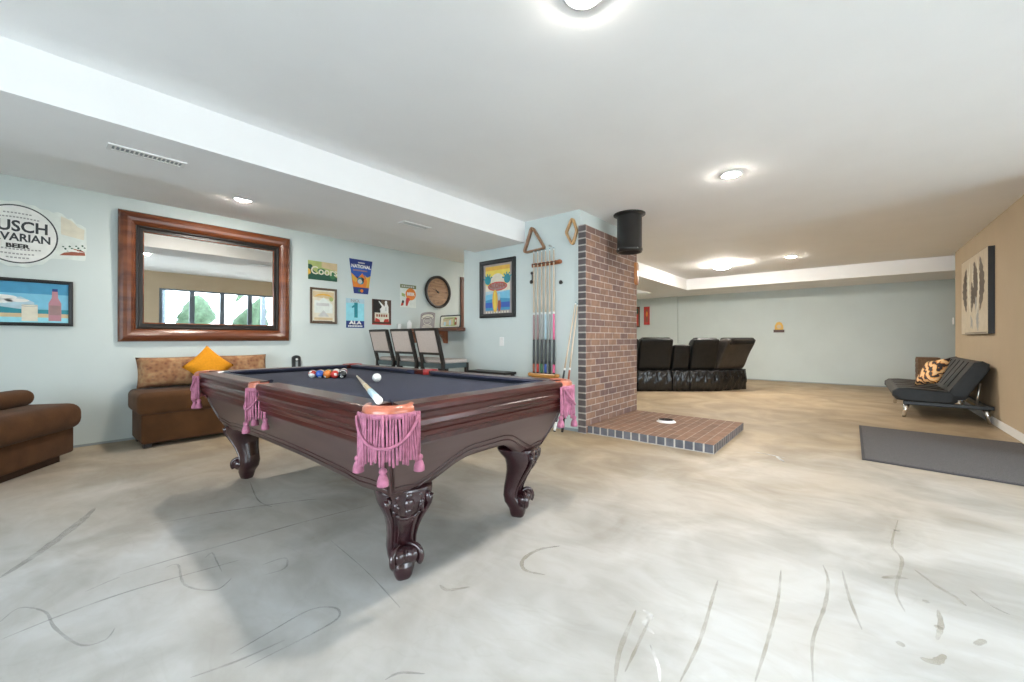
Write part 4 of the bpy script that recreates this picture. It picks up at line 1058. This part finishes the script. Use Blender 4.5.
t = thing('tin_sign', 'small pale green poster with a big orange red disc, left of the round clock', 'sign', (4.128, LW, 1.762), R_LEFT)
m = MB('c_pale'); m.slab([(-.16, -.19), (.16, -.19), (.16, .19), (-.16, .19)], 0, .004); m.use('c_olive'); m.rect(-.16, .13, .16, .19, .0043); m.use('c_lgrey')
for k in range(7): m.rect(-.13 + k * .038, .145, -.108 + k * .038, .175, .0046)
m.use('c_orange'); m.ell((.05, .035), .105, .10, .0046); m.use('c_white'); m.text('BEER', .05, .035, .07, .005, sx=1., bold=.003)
m.use('c_red'); m.poly([(-.05, -.16), (-.02, -.17), (.02, -.07), (.04, -.09), (.02, -.03), (-.04, -.03), (-.05, -.09)], .0049); m.poly([(-.15, -.17), (-.10, -.16), (-.09, -.12), (-.13, -.11)], .0049); m.use('c_black'); m.ell((-.105, -.10), .022, .026, .005); m.use('c_lime'); m.poly([(-.13, .05), (-.06, .03), (-.07, -.02), (-.13, .0)], .0045)
m.build('plate', t)

ck = thing('wall_clock', 'round wooden barrel head clock with a dark rim above the bar ledge', 'clock', (4.757, LW, 1.885), R_LEFT)
m = MB('espresso'); m.use('espresso', True); m.lathe([(.285, 0), (.292, .012), (.292, .036), (.280, .044), (.250, .040), (.243, .020)], 56, cap=False); m.build('rim', ck)
m = MB('barrel'); m.lathe([(.246, .014), (.001, .0141)], 48, cap=False); 
for k in range(-4, 5): m.use('c_umber'); m.rect(-.235 * math.cos(k / 5.2), k * .05 - .0012, .235 * math.cos(k / 5.2), k * .05 + .0012, .0150)
m.build('face', ck)
m = MB('c_umber')
NR = ['XII', 'I', 'II', 'III', 'IV', 'V', 'VI', 'VII', 'VIII', 'IX', 'X', 'XI']
for k in range(12):
    a = PI / 2 - k * PI / 6; m.text(NR[k], .195 * math.cos(a), .195 * math.sin(a), .05, .0156)
m.build('numerals', ck)
m = MB('c_black')
for a, l, w in ((2.45, .11, .009), (2.75, .165, .006)):
    c, s = math.cos(a), math.sin(a); m.slab([(-s * w - c * .03, c * w - s * .03), (s * w - c * .03, -c * w - s * .03), (c * l, s * l)], .018, .021)
m.use('c_black', True); m.lathe([(.016, .016), (.016, .025), (.001, .027)], 14); m.build('hands', ck)

t = framed('framed_picture', 'tall wood framed picture half hidden behind the chimney corner', .62, 1.04, (5.62, LW, 1.70), R_LEFT, 'ledge_wood', .075, .03)
m = MB('c_linen'); m.rect(-.24, -.45, .24, .45, .006); m.use('c_tin'); m.rect(-.17, -.36, .17, .36, .0065); m.build('print', t)

nl = thing('wall_plug', 'small black rounded device with a pale button on the wall behind the pool table', 'plug', (2.325, LW, .735), R_LEFT)
m = MB('black_plastic'); m.slab([(-.052, -.11), (.052, -.11)] + [(.052 * math.cos(a), .05 + .04 * math.sin(a)) for a in [PI * k / 10 for k in range(11)]], 0, .035); m.build('body', nl)
m = MB('white_trim'); m.use('white_trim', True); m.lathe([(.016, .034), (.016, .038), (.001, .040)], 16, (0, .035, 0)); m.build('button', nl)
m = MB('grey_trim'); m.box((-.014, -.10, .034), (.014, .01, .037)); m.build('panel', nl)

# far wall and right wall
m = MB('c_gold'); m.use('c_gold'); m.slab([(-.09, -.06), (.09, -.06), (.085, .05), (.05, .12), (0, .14), (-.05, .12), (-.085, .05)], 0, .02); m.use('c_brown'); m.slab([(-.11, -.12), (.11, -.12), (.11, -.055), (-.11, -.055)], 0, .04); m.use('c_sand'); m.ell((0, .02), .045, .05, .021)
tag(m.build('wall_plaque', loc=(FW, 1.395, 1.32), rot=R_CUE), 'small yellow and brown plaque alone on the far mint wall', 'plaque')
t = framed('framed_picture', 'narrow red framed picture on the far wall above the black recliners', .17, .54, (FW, 4.715, 1.73), R_CUE, 'c_red', .02, .02)
m = MB('c_red'); m.rect(-.066, -.25, .066, .25, .006); m.use('c_rust'); m.rect(-.04, -.19, .04, .19, .0065); m.use('c_orange'); m.ell((0, .05), .03, .08, .007); m.build('print', t)
t = framed('framed_picture', 'dark red and green picture on the far wall beside the brick chimney edge', .30, .62, (FW, 5.08, 1.70), R_CUE, 'c_brown', .03, .02)
m = MB('c_rust'); m.rect(-.12, -.28, .12, .28, .006); m.use('c_dgreen'); m.rect(-.10, .10, .10, .26, .0065); m.use('c_red'); m.rect(-.09, -.24, .09, .06, .0065); m.build('print', t)

ar = thing('canvas_picture', 'cream canvas with dark brush strokes and black edges on the tan wall above the futon', 'picture', (8.33, RW, 1.645), R_RIGHT)
m = MB('c_black'); m.X = Matrix.Diagonal((.897, 1, 1, 1)); m.box((-.875, -.535, 0), (.875, .535, .056)); m.build('stretcher', ar)['label'] = 'black side edges of the canvas'
m = MB('c_linen'); m.X = Matrix.Diagonal((.897, 1, 1, 1)); m.rect(-.872, -.532, .872, .532, .0568)
def strokeshape(cx, cy, w, h, bend, mt, lv):
    m.use(mt); n = 18; L_ = []; R_ = []
    for k in range(n + 1):
        t = k / n; y = cy - h / 2 + h * t; x = cx + bend * math.sin(t * PI); q = w / 2 * math.sin(PI * min(1, t * .98 + .01)) ** .7 * (1 + .25 * math.sin(k * 2.3)); L_.append((x - q, y)); R_.append((x + q, y))
    m.poly(R_ + L_[::-1], lv)
for cx, cy, w, h, bend in ((-.50, .10, .32, .62, -.12), (.05, .16, .34, .58, .1), (.42, .12, .30, .70, .12), (-.12, -.02, .18, .42, .05)): strokeshape(cx, cy, w, h, bend, 'c_umber', .0572)
for cx, cy, w, h, bend in ((-.22, .12, .10, .75, -.1), (.22, .1, .09, .8, .12), (-.42, .22, .06, .4, .05), (.02, .25, .05, .3, -.05)): strokeshape(cx, cy, w, h, bend, 'c_cream', .0576)
for cx, cy, w, h, bend in ((.30, -.33, .16, .34, -.04), (-.20, -.36, .10, .18, .08), (-.05, -.40, .08, .12, -.05), (.12, -.12, .10, .2, .05)): strokeshape(cx, cy, w, h, bend, 'c_grey', .0574)
m.use('c_umber'); m.rect(-.60, -.525, .80, -.512, .0573)
m.build('canvas', ar)

# ------------------------------------------------------------------ seating
def pillow(name, mat, w, h, t, loc, rot, parent=None, pinch=.10):
    N = 14; m = MB(mat); m.use(mat, True)
    def P(i, j, s):
        u = -1 + 2 * i / N; v = -1 + 2 * j / N
        k = max(0., (1 - u ** 4) * (1 - v ** 4)) ** .5
        return (w / 2 * u * (1 - pinch * (1 - u * u) * 0 - pinch * (1 - v * v) * abs(u)), h / 2 * v * (1 - pinch * (1 - u * u) * abs(v)), s * t / 2 * k)
    T_ = {}
    for i in range(N + 1):
        for j in range(N + 1):
            T_[i, j, 1] = m.v(P(i, j, 1))
            T_[i, j, -1] = T_[i, j, 1] if i in (0, N) or j in (0, N) else m.v(P(i, j, -1))
    for i in range(N):
        for j in range(N):
            for s in (1, -1): m.f([T_[i, j, s], T_[i + 1, j, s], T_[i + 1, j + 1, s], T_[i, j + 1, s]])
    return m.build(name, parent, loc, rot)

ls = thing('armless_loveseat', 'brown suede armless loveseat against the mint wall below the wood framed mirror', 'sofa', (1.3, 5.42, 0))
m = MB('suede'); m.use('suede', True); m.box((-.60, -.25, .035), (.70, .29, .335), .025, 3); m.build('base', ls)
m = MB('suede'); m.use('suede', True); m.box((-.635, -.31, .318), (.72, .29, .535), .055, 4); m.build('seat_cushion', ls)
for sx in (-1, 1):
    for sy in (-1, 1):
        m = MB('espresso'); m.box((sx * .55 - .03, sy * .2 - .03, 0), (sx * .55 + .03, sy * .2 + .03, .04)); m.build('foot', ls)
tag(pillow('throw_pillow', 'tapestry', .58, .32, .20, (1.0, 5.55, .700), (PI / 2 - .22, 0, .0), None, .05), 'patterned tapestry pillow at the left end of the brown loveseat', 'pillow', 'tapestry pillows')
tag(pillow('throw_pillow', 'tapestry', .60, .32, .20, (1.61, 5.55, .700), (PI / 2 - .22, 0, .0), None, .05), 'patterned tapestry pillow at the right end of the loveseat, half behind the pool table', 'pillow', 'tapestry pillows')
tag(pillow('throw_pillow', 'mustard', .33, .33, .15, (1.265, 5.33, .752), (PI / 2 - .30, PI / 4 * 0, 0), None, .08), 'plain mustard yellow pillow standing on its corner between the patterned pillows', 'pillow')
_y = [o for o in COL.objects if o.get('label', '').startswith('plain mustard')][0]
_y.rotation_euler = (Matrix.Rotation(PI / 2 - .30, 4, 'X') @ Matrix.Rotation(PI / 4, 4, 'Z')).to_euler()

cr_ = thing('corner_chair', 'brown suede corner chair cut off by the left edge of the picture', 'armchair', (.275, 5.24, 0), (0, 0, math.radians(56.2)))
m = MB('suede'); m.use('suede', True); m.box((-1.25, .0, .06), (-.005, .40, .285), .02, 3); m.build('base', cr_)
m = MB('suede'); m.use('suede', True); m.box((-1.25, -.06, .268), (.035, .40, .49), .085, 5); m.build('seat_cushion', cr_)
m = MB('suede_dark'); m.box((-1.2, .05, 0), (-.09, .37, .07)); m.build('plinth', cr_)
m = MB('suede'); m.use('suede', True); m.box((-1.25, .22, .485), (-.04, .40, .622), .066, 5); m.build('backrest', cr_)

# black reclining sofa seen from behind
rc = thing('reclining_sofa', 'long black vinyl reclining sofa seen from behind, standing beyond the brick chimney', 'sofa', (7.88, 3.27, 0), (0, 0, math.atan2(-.767, .642)))
def recl_seg(parent, x0, x1, top, T, console=False, matb='black_leather', lean=.16):
    m = MB('wrinkled_vinyl'); m.X = T; m.use('wrinkled_vinyl', True)
    n = 22; rows = [.0, .07, .16, .24, .32, .38, .42]; V = []
    rings = []
    for i in range(n + 1):
        x = x0 + (x1 - x0) * i / n
        rings.append([(x, -.045 - .022 * math.sin(i * 1.9 + z * 11 + x * 5) * math.sin(z * 7) - .012 * math.sin(i * .9 - z * 23) - .03 * math.sin(z * 7), z) for z in rows] + [(x, .86, .42), (x, .86, .0)])
    m.loft(rings); m.build('base', parent)['label'] = 'crinkled glossy vinyl skirt'
    m = MB(matb); m.X = T; m.use(matb, True)
    def ring(x, ins):
        P = []
        zz = [.40, .55, .75, .93, top - .05, top - .005]
        for z in zz: P.append((x, -.02 - lean * (z - .4) / .65 + ins - (.03 if z > .9 and not console else 0), z - (ins * .5 if z > .9 else 0)))
        P.append((x, .10 - lean * .9, top + .004 - ins * .5)); P.append((x, .20 - lean * .8, top - .06 - ins * .4)); P.append((x, .22 - lean * .3, .72)); P.append((x, .22, .40))
        return P
    bmo = m.loft([ring(x0 + .008, .035), ring(x0 + .03, .01), ring(x0 + .08, 0), ring((x0 + x1) / 2, -.012), ring(x1 - .08, 0), ring(x1 - .03, .01), ring(x1 - .008, .035)]); subsurf(m.build('backrest', parent), 2)
    if not console:
        m = MB('black_leather'); m.X = T; m.use('black_leather', True); m.box((x0 + .05, -.03 - lean - .005, top - .13), (x1 - .05, .10 - lean * .5, top + .02), .05, 4); m.build('headrest', parent)
    m = MB('black_leather'); m.X = T; m.use('black_leather', True); m.box((x0 + .01, .20, .40), (x1 - .01, .92, .50 if not console else .58), .05, 3); m.build('seat_cushion', parent)
I4 = Matrix.Identity(4)
recl_seg(rc, -.68, -.06, 1.055, I4); recl_seg(rc, -.05, .62, 1.055, I4); recl_seg(rc, .63, .98, .93, I4, True); recl_seg(rc, .99, 1.53, 1.05, I4)
recl_seg(rc, .0, .84, 1.05, Matrix.Translation((1.52, .0, 0)) @ Matrix.Rotation(math.radians(25), 4, 'Z'), False, 'lit_black_leather', .26)  # turned end section: light on the black back painted as a paler leather

fu = thing('futon', 'black leather click back futon on chrome legs against the tan wall', 'futon', (8.4, -.872, 0))
FX0, FX1 = -.90, .80
seatp = [(.42, .235), (.46, .285), (.46, .345), (.41, .385), (.30, .395), (-.05, .375), (-.13, .34), (-.13, .25), (-.09, .22), (.30, .22)]
backp = [(-.05, .325), (-.09, .275), (-.20, .285), (-.40, .67), (-.395, .73), (-.34, .765), (-.27, .745), (-.07, .40)]
for nm, pr in (('seat', seatp), ('backrest', backp)):
    m = MB('lit_black_leather'); m.use('lit_black_leather', True); n = 8  # black cushions, with the reflected light on them painted in
    m.loft([[(FX0 + .012 + (FX1 - FX0 - .024) * k / n, y, z) for y, z in pr] for k in range(n + 1)], True, False); o = m.build(nm, fu)
    cy = sum(p[0] for p in pr) / len(pr); cz = sum(p[1] for p in pr) / len(pr)
    for xa, xb in ((FX0 + .014, FX0 - .008), (FX1 - .014, FX1 + .008)):
        g = MB('black_leather')
        g.loft([[(xa, y + (y - cy) * .03, z + (z - cz) * .03) for y, z in pr], [(xb, y, z) for y, z in pr], [(xb + (xb - xa) * .3, cy + (y - cy) * .85, cz + (z - cz) * .8) for y, z in pr]])
        g.build('end_panel', o)['label'] = 'black end panel'
    line = ((.40, .388), (.30, .397), (.1, .387), (-.05, .377)) if nm == 'seat' else ((-.08, .418), (-.17, .575), (-.268, .747))
    for k in range(1, 6):
        g = MB('black_leather'); g.use('black_leather', True); g.tube([(FX0 + (FX1 - FX0) * k / 6, y, z) for y, z in line], .004, 6); g.build('seam', o)
m = MB('black_plastic')
for x in (FX0 + .03, FX1 - .03): m.box((x - .02, -.44, .175), (x + .02, .36, .222), .006)
for y in (-.40, .28): m.box((FX0 + .05, y - .02, .175), (FX1 - .05, y + .02, .218), .005)
m.build('frame', fu)
m = MB('steel'); m.use('steel', True); m.tube([(FX0 + .06, -.30, .21), (FX0 + .06, -.33, .50)], .012, 8); m.build('hinge_bar', fu)
for x in (FX0 + .06, FX1 - .10):
    for y, dy in ((.32, .03), (-.38, -.03)):
        m = MB('chrome'); m.use('chrome', True); m.tube([(x, y, .19), (x, y + dy, .0)], [.032, .019], 14); m.build('leg', fu)
p = pillow('throw_pillow', 'tiger', .40, .40, .12, (7.92, -.825, .592), (0, 0, 0)); p.rotation_euler = (Matrix.Rotation(.25, 4, 'Z') @ Matrix.Rotation(PI / 2 + .62, 4, 'X') @ Matrix.Rotation(.15, 4, 'Z')).to_euler(); p.rotation_euler = (Matrix.Rotation(PI + .35, 4, 'Z') @ Matrix.Rotation(PI / 2 - .50, 4, 'X') @ Matrix.Rotation(.2, 4, 'Z')).to_euler()
tag(p, 'orange and black tiger striped pillow on the black futon', 'pillow')

bx = thing('wooden_crate', 'brown slatted wooden crate in the far corner behind the futon', 'crate', (11.62, -1.15, 0))
for sx in (-1, 1):
    for sy in (-1, 1):
        m = MB('crate_wood'); m.box((sx * .18 - .02, sy * .13 - .02, 0), (sx * .18 + .02, sy * .13 + .02, .655)); m.build('post', bx)
for k in range(6):
    z = .03 + k * .105
    m = MB('crate_wood')
    for s in (-1, 1): m.box((-.215, s * .152 - .008, z), (.215, s * .152 + .008, z + .088)); m.box((s * .203 - .008, -.143, z), (s * .203 + .008, .143, z + .088))
    m.build('slat', bx)
m = MB('crate_wood'); m.box((-.21, -.155, .655), (.21, .155, .672)); m.build('lid', bx)

m = MB('rug_grey', 'rug_edge')
C4 = [(6.42, -.055), (4.645, -.06), (4.50, -1.28), (6.36, -1.285)]
m.use('rug_edge'); m.slab(C4, .001, .010); cx = sum(p[0] for p in C4) / 4; cy = sum(p[1] for p in C4) / 4
m.use('rug_grey'); m.slab([(cx + (x - cx) * .975, cy + (y - cy) * .965) for x, y in C4], .009, .014)
tag(m.build('floor_mat'), 'flat dark grey rectangular mat on the bare concrete in front of the futon', 'mat')

# ------------------------------------------------------------------ daylight, camera, view
w = bpy.data.worlds.new('sky'); SC.world = w; w.use_nodes = True
bg = w.node_tree.nodes['Background']; bg.inputs[0].default_value = (.80, .91, 1., 1); bg.inputs[1].default_value = 8.5
def portal(loc, rot, sx, sy):
    l = bpy.data.lights.new('window_portal', 'AREA'); l.shape = 'RECTANGLE'; l.size = sx; l.size_y = sy
    l.cycles.is_portal = True
    o = bpy.data.objects.new('window_portal', l); COL.objects.link(o); o.location = loc; o.rotation_euler = rot
for a, b in DOORS: portal(((a + b) / 2, REAR - .12, DH / 2), (PI / 2, 0, 0), b - a, DH)
portal((LEND - .12, (EW[0] + EW[1]) / 2, DH / 2), (0, -PI / 2, 0), DH, EW[1] - EW[0])

cam = bpy.data.cameras.new('camera'); co = bpy.data.objects.new('camera', cam); COL.objects.link(co)
th = math.atan((853 - 512) / 407.)
co.location = (0, 0, 1.05); co.rotation_euler = (PI / 2, 0, th - PI / 2)
cam.sensor_width = 36; cam.lens = 407. * 36 / 1024; cam.shift_y = -2.5 / 1024; cam.clip_start = .02
SC.camera = co
vs_ = SC.view_settings
SC.display_settings.display_device = 'sRGB'
vs_.view_transform = 'Standard'; vs_.look = 'None'; vs_.gamma = 1; vs_.exposure = 1.0; vs_.use_curve_mapping = False
cy = SC.cycles
cy.use_denoising = True
cy.max_bounces = 10; cy.diffuse_bounces = 6; cy.glossy_bounces = 4; cy.transparent_max_bounces = 12
cy.sample_clamp_indirect = 8
cy.caustics_reflective = False; cy.caustics_refractive = False
